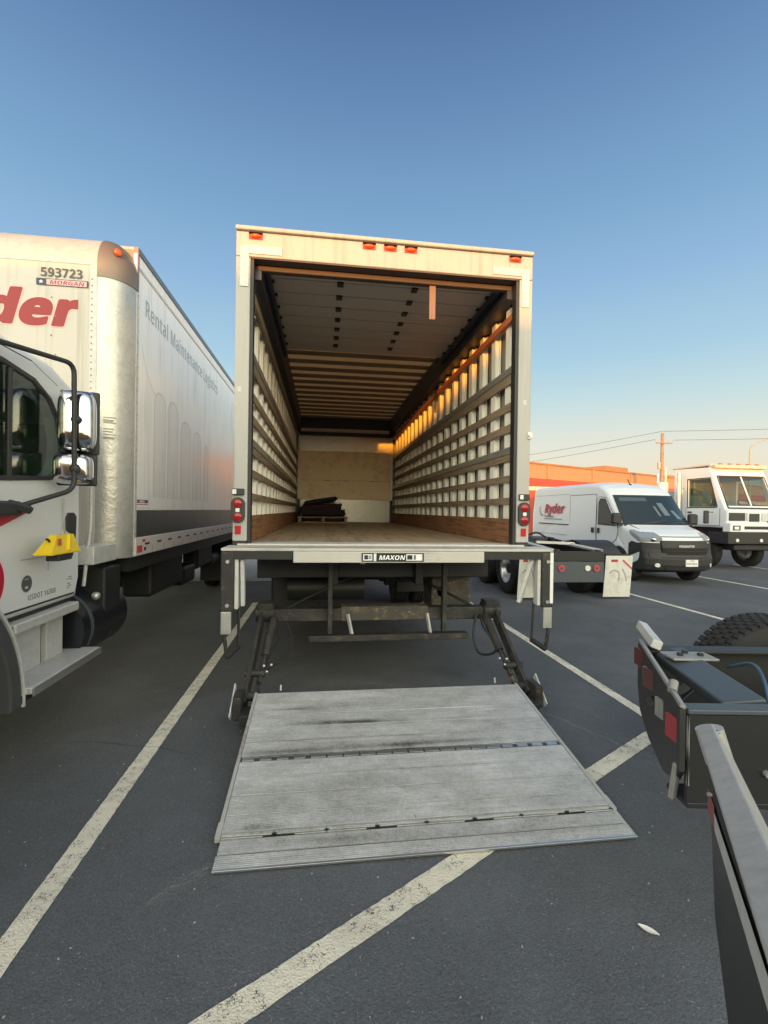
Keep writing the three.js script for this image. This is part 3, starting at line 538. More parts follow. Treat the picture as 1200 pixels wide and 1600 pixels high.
  part('hanger_plate', [bx([.06, .20], [.62, 1.18], [-6.6, -6.45], .01)], M.black, T); part('hanger_plate', [bx([.88, 1.02], [.60, 1.18], [-6.6, -6.45], .01)], M.black, T);
  part('cross_beam', bx([-.62, 1.7], [.98, 1.19], [-4.75, -4.6], .01), M.black, T); part('cross_beam', bx([-.6, 1.7], [.80, 1.1], [-7.3, -7.15], .01), M.black, T);
  part('suspension_beam', [bx([.0, .24], [.62, 1.0], [-7.6, -6.8], .03)], M.black, T); part('suspension_beam', [bx([.84, 1.08], [.60, 1.0], [-7.6, -6.8], .03)], M.black, T); part('exhaust_pipe', [rod([1.3, .78, -6.2], [1.3, .78, -4.9], .06, .06, 16), rod([1.3, .80, -8], [1.3, .80, -6.2], .14, .14, 18)], M.steel, T);
  part('tool_box', bx([1.0, 1.72], [.60, 1.16], [-7.2, -6.75], .02), M.black, T); part('brake_chamber', rod([.22, .66, -8.0], [.22, .66, -7.75], .11, .11, 18), M.black, T); part('brake_chamber', rod([.86, .66, -8.0], [.86, .66, -7.75], .11, .11, 18), M.black, T);
  part('hydraulic_line', [pipe([[-.4, .70, -4.3], [-.1, .82, -4.5], [.3, .95, -4.8], [.7, .93, -5.0]], .014), pipe([[1.5, .72, -4.3], [1.2, .86, -4.5], [.9, .98, -4.9], [.6, 1.02, -5.2]], .014)], M.black, T);
  part('under_light', new THREE.SphereGeometry(.03, 10, 8).scale(1, .4, .5).translate(.40, 1.13, -4.55), M.clearLens, T);
  part('cab', [prof([[-11.7, .9], [-11.7, 2.7], [-13.1, 2.7], [-13.7, 1.95], [-15.2, 1.6], [-15.4, .6], [-12.4, .6]], [-.62, 1.7], .06)], M.cabWhite, T);
  wheel(T, -.5, .5, -14.1, -1, M.galvDull); wheel(T, 1.58, .5, -14.1, 1, M.galvDull);
}
// ---------------------------------------------------------------- pallet and blankets in the truck
{
  const P = thing('pallet', 'wooden pallet at the far left corner inside the open truck', 'pallet', [0, 1.36, -10.75]);
  for (let k = 0; k < 7; k++) part('deck_board', bx([-.54, .56], [1.475, 1.495], [-11.2 + k * .15, -11.1 + k * .15], .003), M.palletWood, P);
  for (const x of [-.5, .01, .5]) part('stringer', bx([x - .02, x + .04], [1.384, 1.474], [-11.22, -10.2], .004), M.palletWood, P);
  for (const z of [-11.15, -10.7, -10.25]) part('bottom_board', bx([-.54, .56], [1.361, 1.383], [z - .05, z + .05], .003), M.palletWood, P);
  const lump = (name, label, w, h, d, x, y, z, tilt, mat, s) => {
    const g = new RoundedBoxGeometry(w, h, d, 6, h * .42), p = g.attributes.position;
    for (let i = 0; i < p.count; i++) { const a = p.getX(i), b = p.getY(i), c = p.getZ(i); p.setY(i, b + .022 * Math.sin(a * 13 + s) * Math.cos(c * 11 + s * 2) + .012 * Math.sin(a * 31 + c * 27 + s) + .5 * tilt * a); p.setX(i, a + .02 * Math.sin(b * 40 + c * 9 + s)); p.setZ(i, c + .02 * Math.sin(b * 37 + a * 9 + s)); }
    g.computeVertexNormals(); const m = new THREE.Mesh(g, mat); m.name = numbered(name); m.position.set(x, y, z); scene.add(m); tag(m, label, 'blanket', 'moving blankets heaped on the pallet'); m.castShadow = m.receiveShadow = true;
  };
  lump('moving_blanket', 'dark moving blanket lying lowest on the pallet inside the truck', 1.02, .14, .85, 0, 1.575, -10.7, 0, M.blanket, 1);
  lump('moving_blanket', 'dark maroon moving blanket in the middle of the heap on the pallet', .92, .13, .78, -.03, 1.71, -10.7, .1, M.blanketRed, 2.3);
  lump('moving_blanket', 'dark tilted moving blanket topmost on the pallet heap', .74, .11, .68, -.06, 1.835, -10.72, .34, M.blanket, 4.1);
}
// ---------------------------------------------------------------- the box truck on the left
{
  const T = thing('box_truck', 'white box truck parked at the left with red lettering, chrome mirrors and alloy steps', 'truck', [-3.05, 0, -4.5]);
  const xr = -1.8, xl = -4.3, zf = -4.495, zb = -13.2, yb = 1.17, yt = 4.15, R = .245, RY = .315;
  part('front_wall', bx([xl + R, xr - R], [yb, yt - RY], [zf - .03, zf]), M.frontWhite, T);
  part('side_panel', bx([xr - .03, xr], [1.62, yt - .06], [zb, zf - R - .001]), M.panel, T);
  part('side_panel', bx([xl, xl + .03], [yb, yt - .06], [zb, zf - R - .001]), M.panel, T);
  part('rear_wall', bx([xl + .031, xr - .031], [yb, yt - .06], [zb - .02, zb + .01]), M.white, T);
  part('roof', bx([xl + .03, xr - .03], [yt - .03, yt - .006], [zb, zf - R - .001]), M.white, T);
  part('roof_edge', [bx([xr - .035, xr + .012], [yt - .058, yt + .004], [zb, zf - R - .034], .008), bx([xl - .012, xl + .035], [yt - .058, yt + .004], [zb, zf - R - .034], .008)], std({ color: rgb(.16, .18, .2), roughness: .4, metalness: .4 }), T);
  part('roof_trim', bx([xr + .0005, xr + .007], [yt - .20, yt - .17], [zb, zf - R - .03], .002), M.galvDull, T);
  const arcCol = (sx) => new THREE.CylinderGeometry(R, R, yt - RY - yb, 20, 1, true, sx > 0 ? 0 : -Math.PI / 2, Math.PI / 2).translate(sx > 0 ? xr - R : xl + R, (yb + yt - RY) / 2, zf - R);
  for (const s of [1, -1]) {
    const c = part('corner_post', arcCol(s), M.postMetal, T);
    part('post_flange', s > 0 ? [bx([xr - .002, xr + .006], [yb, yt - RY - .12], [zf - R - .05, zf - R + .004], .002), bx([xr - R - .055, xr - R + .004], [yb, yt - RY], [zf - .002, zf + .004], .002)] : [bx([xl + R - .004, xl + R + .05], [yb, yt - RY], [zf - .002, zf + .004], .002)], M.galvDull, c);
    if (s > 0) {
      const rv = []; for (let k = 0; k < 44; k++) { const y = yb + .05 + k * .0575; rv.push(new THREE.SphereGeometry(.007, 6, 4).translate(xr - R - .04, y, zf + .005)); if (k % 2) rv.push(new THREE.SphereGeometry(.007, 6, 4).translate(xr + .007, y, zf - R - .025)); }
      part('rivets', rv, M.greyPaint, c).userData.kind = 'stuff';
    }
    part('corner_cap', new THREE.SphereGeometry(R + .006, 22, 14, s > 0 ? Math.PI / 2 : 0, Math.PI / 2, 0, Math.PI / 2).scale(1, (RY + .006) / (R + .006), 1).translate(s > 0 ? xr - R : xl + R, yt - RY, zf - R), M.capTan, T);
    part('cap_skirt', new THREE.CylinderGeometry(R + .006, R + .006, .11, 18, 1, true, s > 0 ? 0 : -Math.PI / 2, Math.PI / 2).translate(s > 0 ? xr - R : xl + R, yt - RY - .055, zf - R), M.capTan, T);
    part('cap_closure', bx(s > 0 ? [xr - R, xr + .010] : [xl - .010, xl + R], [yt - RY - .11, yt - .002], [zf - R - .03, zf - R - .002]), M.capTan, T);
  }
  part('clearance_light', [new THREE.SphereGeometry(.035, 14, 10).scale(1, 1, .5).rotateY(.7).translate(xr - .09, yt - .17, zf - .05)], M.amberLens, T);
  part('roof_radius', new THREE.CylinderGeometry(R, R, xr - xl - 2 * R, 20, 1, true, 0, Math.PI / 2).rotateZ(Math.PI / 2).scale(1, RY / R, 1).translate((xr + xl) / 2, yt - RY, zf - R), M.edgeMetal, T);
  part('header_trim', bx([xl + R, xr - R - .06], [yt - RY - .014, yt - RY + .003], [zf - .002, zf + .006], .003), M.galvDull, T);
  part('front_rivets', (() => { const r = []; for (const [x, n] of [[-2.42, 1], [-2.9, 1], [-3.4, 1]]) for (let k = 0; k < 14; k++) r.push(new THREE.SphereGeometry(.007, 6, 4).translate(x + (k % 2) * .035, yb + .3 + k * .17, zf + .002)); return r; })(), M.greyPaint, T).userData.kind = 'stuff';
  // lower side: dark scuff panel, white-pink rail with slots
  part('kick_panel', bx([xr - .028, xr - .004], [1.352, 1.618], [zb, zf - R - .055]), std({ color: rgb(.045, .05, .052), roughness: .32, metalness: .2, bumpMap: tRough, bumpScale: .004 }), T);
  const rail = part('bottom_rail', bx([xr - .03, xr + .016], [1.172, 1.35], [zb, zf - R - .012], .006), std({ color: rgb(.66, .6, .58), roughness: .4 }), T);
  for (let k = 0; k < 22; k++) part('rail_slot', bx([xr + .0155, xr + .018], [1.268, 1.288], [zf - .62 - k * .36, zf - .49 - k * .36], .001), M.black, rail);
  for (let k = 0; k < 20; k++) part('rail_seam', bx([xr + .0155, xr + .0172], [1.175, 1.25], [zf - .7 - k * .36, zf - .692 - k * .36]), M.greyPaint, rail);
  part('reflective_tape', bx([xr + .0165, xr + .0185], [1.20, 1.27], [zf - .42, zf - .29]), M.redDull, rail); part('reflective_tape', bx([xr + .0165, xr + .0185], [1.21, 1.245], [zf - .52, zf - .47]), M.black, rail); part('reflective_tape', bx([xr + .0165, xr + .0185], [1.30, 1.325], [zf - .5, zf - .42]), M.redDull, rail);
  const face = (y0, y1, za, zb2, e = .004) => quad([xr + e, y0, za], [xr + e, y0, zb2], [xr + e, y1, zb2], [xr + e, y1, za]);
  decal('side_lettering', face(3.52, 3.80, -4.93, -8.2), print(2048, 176, (c, w, h) => { c.clearRect(0, 0, w, h); c.fillStyle = 'rgba(88,104,116,.36)'; c.font = 'bold 150px sans-serif'; c.textBaseline = 'middle'; c.fillText('Rental Maintenance Logistics', 6, h / 2 + 4, w - 12); }), T);
  decal('side_ghost_print', face(1.75, 3.35, -4.85, -9.6), print(2048, 690, (c, w, h) => {
    c.clearRect(0, 0, w, h); c.lineWidth = 12; c.strokeStyle = 'rgba(110,114,112,.14)'; c.fillStyle = 'rgba(120,122,118,.07)';
    c.beginPath(); c.moveTo(10, 40); c.quadraticCurveTo(70, 180, 180, 215); c.stroke();
    [[170, 170, 320], [360, 170, 520], [580, 230, 760], [820, 250, 1000], [1080, 300, 1180]].forEach(([a, t, b]) => { c.beginPath(); c.moveTo(a, h); c.lineTo(a, t + 90); c.bezierCurveTo(a, t, b, t, b, t + 90); c.lineTo(b, h); c.fill(); c.stroke(); });
  }, { roughness: .3 }), T);
  decal('maker_sticker', face(1.65, 1.73, -4.80, -5.10), print(256, 70, (c, w, h) => { c.fillStyle = '#f0ecec'; c.fillRect(0, 0, w, h); c.fillStyle = '#33406a'; c.fillRect(6, 6, w - 12, 30); c.fillStyle = '#c8505c'; c.fillRect(6, 44, w - 12, 10); c.fillStyle = '#fff'; c.font = 'bold 26px sans-serif'; c.fillText('MORGAN', 50, 31); }), T);
  // front lettering
  const front = (x0, x1, y0, y1, e = .006) => quad([x0, y0, zf + e], [x1, y0, zf + e], [x1, y1, zf + e], [x0, y1, zf + e]);
  decal('front_lettering', front(-3.63, -2.20, 3.13, 3.66, .0025), print(2048, 750, (c, w, h) => {
    c.clearRect(0, 0, w, h); c.textBaseline = 'alphabetic'; c.save(); c.translate(30, 560); c.transform(1.28, 0, -.26, 1, 0, 0); c.font = 'bold 560px sans-serif'; c.lineJoin = 'round';
    c.strokeStyle = '#d8b4b2'; c.lineWidth = 66; c.strokeText('Ryder', 60, 0, 1480); c.fillStyle = '#8c121e'; c.strokeStyle = '#8c121e'; c.lineWidth = 44; c.strokeText('Ryder', 60, 0, 1480); c.fillText('Ryder', 60, 0, 1480); c.restore();
  }), T);
  decal('unit_number', front(-2.52, -2.135, 3.68, 3.785), print(512, 134, (c, w, h) => { c.clearRect(0, 0, w, h); c.fillStyle = '#4c4a46'; c.font = 'bold 142px sans-serif'; c.textBaseline = 'middle'; c.fillText('593723', 8, h / 2 + 6, w - 16); }), T);
  decal('maker_sticker', front(-2.545, -2.115, 3.61, 3.67), print(512, 78, (c, w, h) => { c.fillStyle = '#2b3148'; c.fillRect(0, 0, w, h); c.fillStyle = '#d9a9ab'; c.fillRect(100, 8, w - 116, h - 16); c.fillStyle = '#e8e8ee'; c.beginPath(); for (let k = 0; k < 10; k++) { const a = k * Math.PI / 5 - Math.PI / 2, r = k % 2 ? 10 : 25; c.lineTo(46 + Math.cos(a) * r, h / 2 + Math.sin(a) * r); } c.fill(); c.fillStyle = '#8a2a3a'; c.save(); c.translate(118, h - 16); c.transform(1.25, 0, -.2, 1, 0, 0); c.font = 'bold 62px sans-serif'; c.fillText('MORGAN', 6, 0, 290); c.restore(); }), T);
  decal('post_notice', quad([xr - R + .06, 2.26, zf + .002], [xr - R + .17, 2.26, zf - .045], [xr - R + .17, 2.48, zf - .045], [xr - R + .06, 2.48, zf + .002]), print(128, 256, (c, w, h) => { c.clearRect(0, 0, w, h); c.fillStyle = 'rgba(95,98,100,.8)'; for (const y of [20, 48, 62, 76, 140, 170, 200, 230, 244]) c.fillRect(8, y, 80 + (y * 7) % 36, 7); }), T);
  // ---- cab
  const cx = -1.9, cl = -4.2, bev = .07;
  const win = [[-2.3, 1.78], [-3.50, 1.855], [-3.575, 1.90], [-3.622, 2.0], [-3.622, 2.12], [-3.575, 2.27], [-3.48, 2.375], [-3.3, 2.455], [-3.0, 2.49], [-2.5, 2.50], [-2.3, 2.45]];
  part('cab', carve(prof([[-3.94, .93], [-3.99, 1.3], [-3.97, 2.30], [-3.86, 2.56], [-3.55, 2.66], [-2.6, 2.70], [-2.1, 2.64], [-1.45, 1.86], [-1.4, .93]], [cl, cx], bev, { seg: 4 }),
    prof([[-3.88, 1.02], [-3.92, 1.3], [-3.90, 2.28], [-3.78, 2.5], [-3.5, 2.6], [-2.6, 2.63], [-2.15, 2.56], [-1.53, 1.84], [-1.48, 1.02]], [cl + .07, cx - .07]), prof(win, [cl - .1, cx + .1]), prof([[-2.02, 2.47], [-1.52, 1.90], [-1.2, 2.0], [-1.8, 2.7]], [cl + .2, cx - .2])), M.cabWhite, T);
  part('cab_lining', prof([[-3.875, 1.025], [-3.91, 1.3], [-3.89, 2.27], [-3.86, 2.27], [-3.86, 1.06], [-1.5, 1.06], [-1.5, 1.025]], [cl + .075, cx - .075]), M.cabInside, T);
  part('windscreen', prof([[-2.02, 2.47], [-1.52, 1.90], [-1.515, 1.905], [-2.015, 2.475]], [cl + .2, cx - .2]), M.clearGlass, T);
  for (const x of [-2.5, -3.6]) { const st = part('seat', [bx([x - .26, x + .26], [1.2, 1.42], [-3.45, -2.9], .06), bar([x, 1.36, -3.44], [x, 2.08, -3.62], .48, .14, .05)], M.cabInside, T); part('head_rest', bx([x - .15, x + .15], [2.11, 2.32], [-3.70, -3.58], .05), M.cabInside, st); }
  part('steering_wheel', new THREE.TorusGeometry(.23, .018, 8, 28).rotateX(-.9).translate(-2.5, 1.75, -2.55), M.plastic, T);
  part('dashboard', prof([[-1.56, 1.72], [-2.15, 1.70], [-2.3, 1.55], [-2.2, 1.1], [-1.56, 1.1]], [cl + .08, cx - .08], .02), M.plastic, T);
  part('hood', prof([[-1.46, 1.78], [-.9, 1.7], [.1, 1.42], [.3, 1.2], [.32, .7], [-1.46, .7]], [cl + .18, cx - .18], .08, { seg: 3 }), M.cabWhite, T);
  part('door_gap', prof([[-2.1, .985], [-3.868, .975], [-3.913, 1.095], [-3.908, 1.785], [-3.812, 2.257], [-3.608, 2.512], [-3.304, 2.598], [-2.5, 2.613], [-2.1, 2.513]], [cx + .0003, cx + .003], 0, { holes: [win] }), M.seam, T);
  const door = part('door', prof([[-2.1, 1.0], [-3.86, .99], [-3.9, 1.1], [-3.895, 1.78], [-3.8, 2.25], [-3.6, 2.5], [-3.3, 2.585], [-2.5, 2.6], [-2.1, 2.5]], [cx + .001, cx + .016], .006, { holes: [win] }), M.cabWhite, T);
  const scl = (pts, k) => { const c = [-2.95, 2.14]; return pts.map(([z, y]) => [c[0] + (z - c[0]) * k, c[1] + (y - c[1]) * (k > 1 ? k + .06 : k - .03)]); };
  part('window_seal', prof(scl(win, 1.03), [cx + .0165, cx + .027], .003, { holes: [win] }), M.plastic, door);
  part('window_glass', prof(win, [cx + .0125, cx + .0155]), M.clearGlass, door); part('far_window', prof(win, [cl + .015, cl + .02]), M.clearGlass, T);
  part('window_bar', bx([cx + .016, cx + .028], [1.8, 2.48], [-3.09, -3.055], .003), M.plastic, door);
  part('door_handle', prof([[-3.71, 1.47], [-3.70, 1.56], [-3.73, 1.60], [-3.80, 1.60], [-3.835, 1.57], [-3.825, 1.40], [-3.79, 1.27], [-3.775, 1.27], [-3.78, 1.44]], [cx + .016, cx + .034], .006), M.plastic, door);
  const ds = (y0, y1, za, zb2, e = .0195) => quad([cx + e, y0, za], [cx + e, y0, zb2], [cx + e, y1, zb2], [cx + e, y1, za]);
  decal('door_chevron', ds(1.49, 1.62, -2.5, -3.285), print(512, 96, (c, w, h) => { c.clearRect(0, 0, w, h); c.fillStyle = '#b4263a'; c.beginPath(); c.moveTo(0, 6); c.lineTo(w, 6); c.lineTo(w * .66, h * .72); c.lineTo(w * .3, h); c.lineTo(0, h); c.fill(); }), door);
  decal('door_disc', ds(1.0, 1.40, -2.66, -3.06), print(256, 256, (c, w, h) => { c.clearRect(0, 0, w, h); c.fillStyle = '#f0d0d0'; c.beginPath(); c.arc(w / 2, h / 2, 126, 0, 7); c.fill(); c.fillStyle = '#ae2338'; c.beginPath(); c.arc(w / 2, h / 2, 118, 0, 7); c.fill(); }), door);
  decal('door_badge', ds(1.09, 1.20, -3.205, -3.315), print(128, 128, (c, w, h) => { c.clearRect(0, 0, w, h); c.fillStyle = '#55575c'; c.beginPath(); c.arc(64, 64, 62, 0, 7); c.fill(); c.fillStyle = '#9a9ca0'; c.fillRect(38, 26, 52, 8); c.fillStyle = '#c4c6c8'; c.fillRect(44, 84, 34, 16); }), door);
  decal('door_lettering', ds(1.015, 1.085, -3.265, -3.70), print(1024, 168, (c, w, h) => { c.clearRect(0, 0, w, h); c.fillStyle = 'rgba(120,126,128,.6)'; c.font = 'bold 120px sans-serif'; c.textBaseline = 'middle'; c.fillText('USDOT 16308', 8, h / 2, w - 16); }), door);
  decal('door_lettering', ds(1.03, 1.13, -3.72, -3.83), print(256, 232, (c, w, h) => { c.clearRect(0, 0, w, h); c.fillStyle = 'rgba(120,126,128,.8)'; for (const [x, y, l] of [[70, 20, 120], [20, 50, 40], [90, 62, 100], [40, 130, 90], [60, 170, 110], [30, 200, 60]]) c.fillRect(x, y, l, 16); }), door);
  part('body_groove', [bx([cx + .0155, cx + .018], [1.30, 1.305], [-3.55, -3.2]), bx([cx + .0155, cx + .018], [1.20, 1.30], [-3.50, -3.493])], M.greyPaint, door);
  part('grab_rail', bentPipe([[cx - .02, .98 + .02, -4.06], [cx + .02, 1.5, -4.08], [cx + .02, 2.3, -4.08], [cx - .05, 2.4, -4.06]], .014, .05), M.galvDull, T);
  part('cab_back_fairing', bx([cl + .1, cx - .12], [1.0, 2.45], [-4.08, -3.975], .03), M.cabWhite, T);
  part('back_plate', [bx([cx - .12, cx + .06], [1.17, 1.32], [-4.47, -4.05], .01)], M.galvDull, T);
  // ---- mirrors
  const mx = -1.66;
  part('mirror_arm', bentPipe([[cx - .02, 2.50, -2.4], [cx + .06, 2.56, -2.75], [mx, 2.60, -3.35], [mx, 1.76, -3.37], [cx + .04, 1.62, -3.02]], .016, .07), M.plastic, T);
  part('mirror_base', [bx([cx + .01, cx + .09], [1.585, 1.675], [-3.1, -2.75], .02), bar([cx + .06, 1.66, -3.0], [cx + .12, 1.62, -3.12], .05, .05, .015)], M.plastic, T);
  const shell = (w, h, d, bulge) => { const g = new THREE.SphereGeometry(1, 48, 32), p = g.attributes.position, sg = (v, e) => Math.sign(v) * Math.abs(v) ** e; for (let i = 0; i < p.count; i++) p.setXYZ(i, sg(p.getX(i), .42) * w / 2, sg(p.getY(i), .42) * h / 2, sg(p.getZ(i), p.getZ(i) > 0 ? .75 : .3) * (p.getZ(i) > 0 ? d / 2 + bulge : d / 2)); g.computeVertexNormals(); return g.rotateY(.22); };
  const mir = part('mirror', shell(.23, .43, .09, .05).translate(mx - .035, 2.235, -3.48), M.chrome, T);
  part('mirror_rim', new RoundedBoxGeometry(.24, .445, .03, 3, .014).rotateY(.22).translate(mx - .04, 2.235, -3.52), M.plastic, mir);
  part('mirror_bracket', bar([mx - .05, 2.08, -3.40], [mx - .05, 2.39, -3.40], .05, .03, .012), M.plastic, mir);
  const mi2 = part('convex_mirror', shell(.235, .21, .10, .06).translate(mx - .05, 1.905, -3.47), M.chrome, T);
  part('mirror_rim', new RoundedBoxGeometry(.245, .225, .03, 3, .014).rotateY(.22).translate(mx - .055, 1.905, -3.52), M.plastic, mi2);
  part('mirror_clamp', [new THREE.SphereGeometry(.032, 14, 10).translate(mx, 2.235, -3.385), rod([mx, 2.235, -3.37], [mx + .03, 2.235, -3.44], .02)], M.plastic, T);
  part('mirror_clamp', [new THREE.SphereGeometry(.038, 14, 10).translate(mx, 1.90, -3.385), rod([mx, 1.9, -3.37], [mx + .02, 1.92, -3.44], .024)], M.plastic, T);
  // ---- steps, fender, tank
  part('upper_step', [bx([-2.1, -1.86], [.845, .915], [-3.88, -3.12], .014)], M.tread, T);
  part('lower_step', [bx([-2.08, -1.752], [.485, .53], [-3.98, -3.10], .012)], M.tread, T);
  part('step_lip', bx([-1.7515, -1.742], [.475, .527], [-3.98, -3.10], .003), M.alu, T);
  part('step_panel', bx([-2.0, -1.96], [.53, .845], [-3.56, -2.5], .004), M.galvDull, T);
  part('step_panel', bx([-2.0, -1.96], [.53, .845], [-3.84, -3.63], .004), M.galvDull, T);
  part('step_frame', [bx([-2.2, -2.0], [.5, .93], [-3.86, -2.5]), bx([-2.0, -1.8], [.44, .484], [-3.8, -3.66]), bx([-2.0, -1.8], [.44, .484], [-3.2, -3.08])], M.black, T);
  part('sill', bx([cl + .1, cx - .03], [.86, .935], [-3.9, -1.5]), M.black, T);
  { const sh = new THREE.Shape(); const c = [2.23, .46]; sh.absarc(c[0], c[1], .86, -.05, Math.PI * .95, false); sh.absarc(c[0], c[1], .76, Math.PI * .95, -.05, true); sh.closePath();
    part('fender', [prof(sh, [-2.25, -1.80], .012)], M.fenderGrey, T);
    const sh2 = new THREE.Shape(); sh2.absarc(c[0], c[1], .878, -.05, Math.PI * .95, false); sh2.absarc(c[0], c[1], .862, Math.PI * .95, -.05, true); sh2.closePath();
    part('fender_lip', prof(sh2, [-1.84, -1.79], .003), M.galvDull, T); }
  wheel(T, -2.1, .5, -2.15, 1, M.alu); wheel(T, -4.05, .5, -2.15, -1, M.alu);
  part('fuel_tank', [rod([-2.15, .66, -4.75], [-2.15, .66, -3.93], .30, .30, 28)], M.blackGloss, T);
  part('tank_band', [rod([-2.15, .66, -4.09], [-2.15, .66, -4.05], .305, .305, 28)], M.blueSteel, T);
  part('tank_cap', new THREE.SphereGeometry(.035, 12, 8).translate(-1.87, .90, -4.16), M.galv, T);
  part('mud_guard', [bx([-2.1, -1.86], [.60, 1.12], [-4.62, -4.3], .02), bx([-2.0, -1.87], [.5, .62], [-4.5, -4.44], .01)], M.black, T);
  part('frame_rail', bx([-3.5, -3.42], [.8, 1.1], [-13, -.4]), M.black, T); part('frame_rail', bx([-2.68, -2.6], [.8, 1.1], [-13, -.4]), M.black, T);
  part('under_skirt', [bx([xl + .1, xr - .05], [1.02, 1.168], [zb, zf - .3])], M.black, T);
  part('under_gear', [bx([-2.3, -1.95], [.60, 1.02], [-6.9, -5.7], .05), bx([-2.2, -1.96], [.52, .8], [-7.6, -7.0], .06), bx([-2.2, -1.96], [.66, 1.02], [-8.7, -7.7], .06), rod([-2.1, .7, -9.3], [-2.1, .7, -8.8], .14), rod([-3, .6, -9], [-3, .6, -5], .08)], M.black, T);
  for (const [x, f] of [[-1.98, 1], [-2.3, -1], [-3.8, 1], [-4.12, -1]]) wheel(T, x, .5, -10.3, f, M.galvDull);
  part('mud_flap', bx([-2.4, -1.85], [.2, 1.1], [-9.66, -9.64]), M.rubber, T);

  // yellow chock hanging from the mirror arm by its cord
  const C = thing('wheel_chock', 'yellow plastic wheel chock hanging by a cord from the mirror arm', 'wheel chock', [-1.70, 1.32, -3.32]);
  const cb = new THREE.BufferGeometry(), k = (a, b, c2) => [a, b, c2];
  { const b0 = [[-.05, 1.355, -3.10], [.05, 1.355, -3.10], [.05, 1.355, -3.43], [-.05, 1.355, -3.43]], t0 = [[-.022, 1.462, -3.21], [.022, 1.462, -3.21], [.022, 1.462, -3.405], [-.022, 1.462, -3.405]];
    const A = b0.map(([x, y, z]) => [x - 1.70, y, z]), B = t0.map(([x, y, z]) => [x - 1.70, y, z]), tri = [];
    for (let i = 0; i < 4; i++) { const j = (i + 1) % 4; tri.push(A[i], A[j], B[j], A[i], B[j], B[i]); }
    tri.push(B[0], B[1], B[2], B[0], B[2], B[3], A[0], A[2], A[1], A[0], A[3], A[2]);
    cb.setAttribute('position', new THREE.Float32BufferAttribute(tri.flat(), 3)); cb.computeVertexNormals(); cb.setAttribute('uv', new THREE.Float32BufferAttribute(new Array(tri.length * 2).fill(0), 2)); }
  part('chock_body', cb, M.yellow, C);
  part('chock_ridge', [bar([-1.645, 1.36, -3.28], [-1.676, 1.46, -3.34], .02, .012, .003), bx([-1.755, -1.645], [1.34, 1.356], [-3.435, -3.095], .004)], M.yellow, C);
  part('chock_grip', bx([-1.74, -1.66], [1.295, 1.339], [-3.36, -3.20], .006), M.plastic, C);
  part('chock_label', quad([-1.651, 1.40, -3.175], [-1.651, 1.40, -3.21], [-1.665, 1.44, -3.235], [-1.665, 1.44, -3.20]), M.redDull, C);
  part('handle', new THREE.TorusGeometry(.04, .007, 8, 18, Math.PI).rotateZ(Math.PI / 2).rotateY(-Math.PI / 2).translate(-1.7, 1.40, -3.135), M.plastic, C);
  part('cord', [pipe([[-1.70, 1.70, -3.30], [-1.70, 1.6, -3.305], [-1.70, 1.53, -3.31], [-1.70, 1.463, -3.29]], .0045, 20, 6), pipe([[-1.69, 1.70, -3.305], [-1.695, 1.6, -3.31], [-1.695, 1.53, -3.315], [-1.70, 1.463, -3.34]], .0045, 20, 6)], M.greyPaint, C);
}
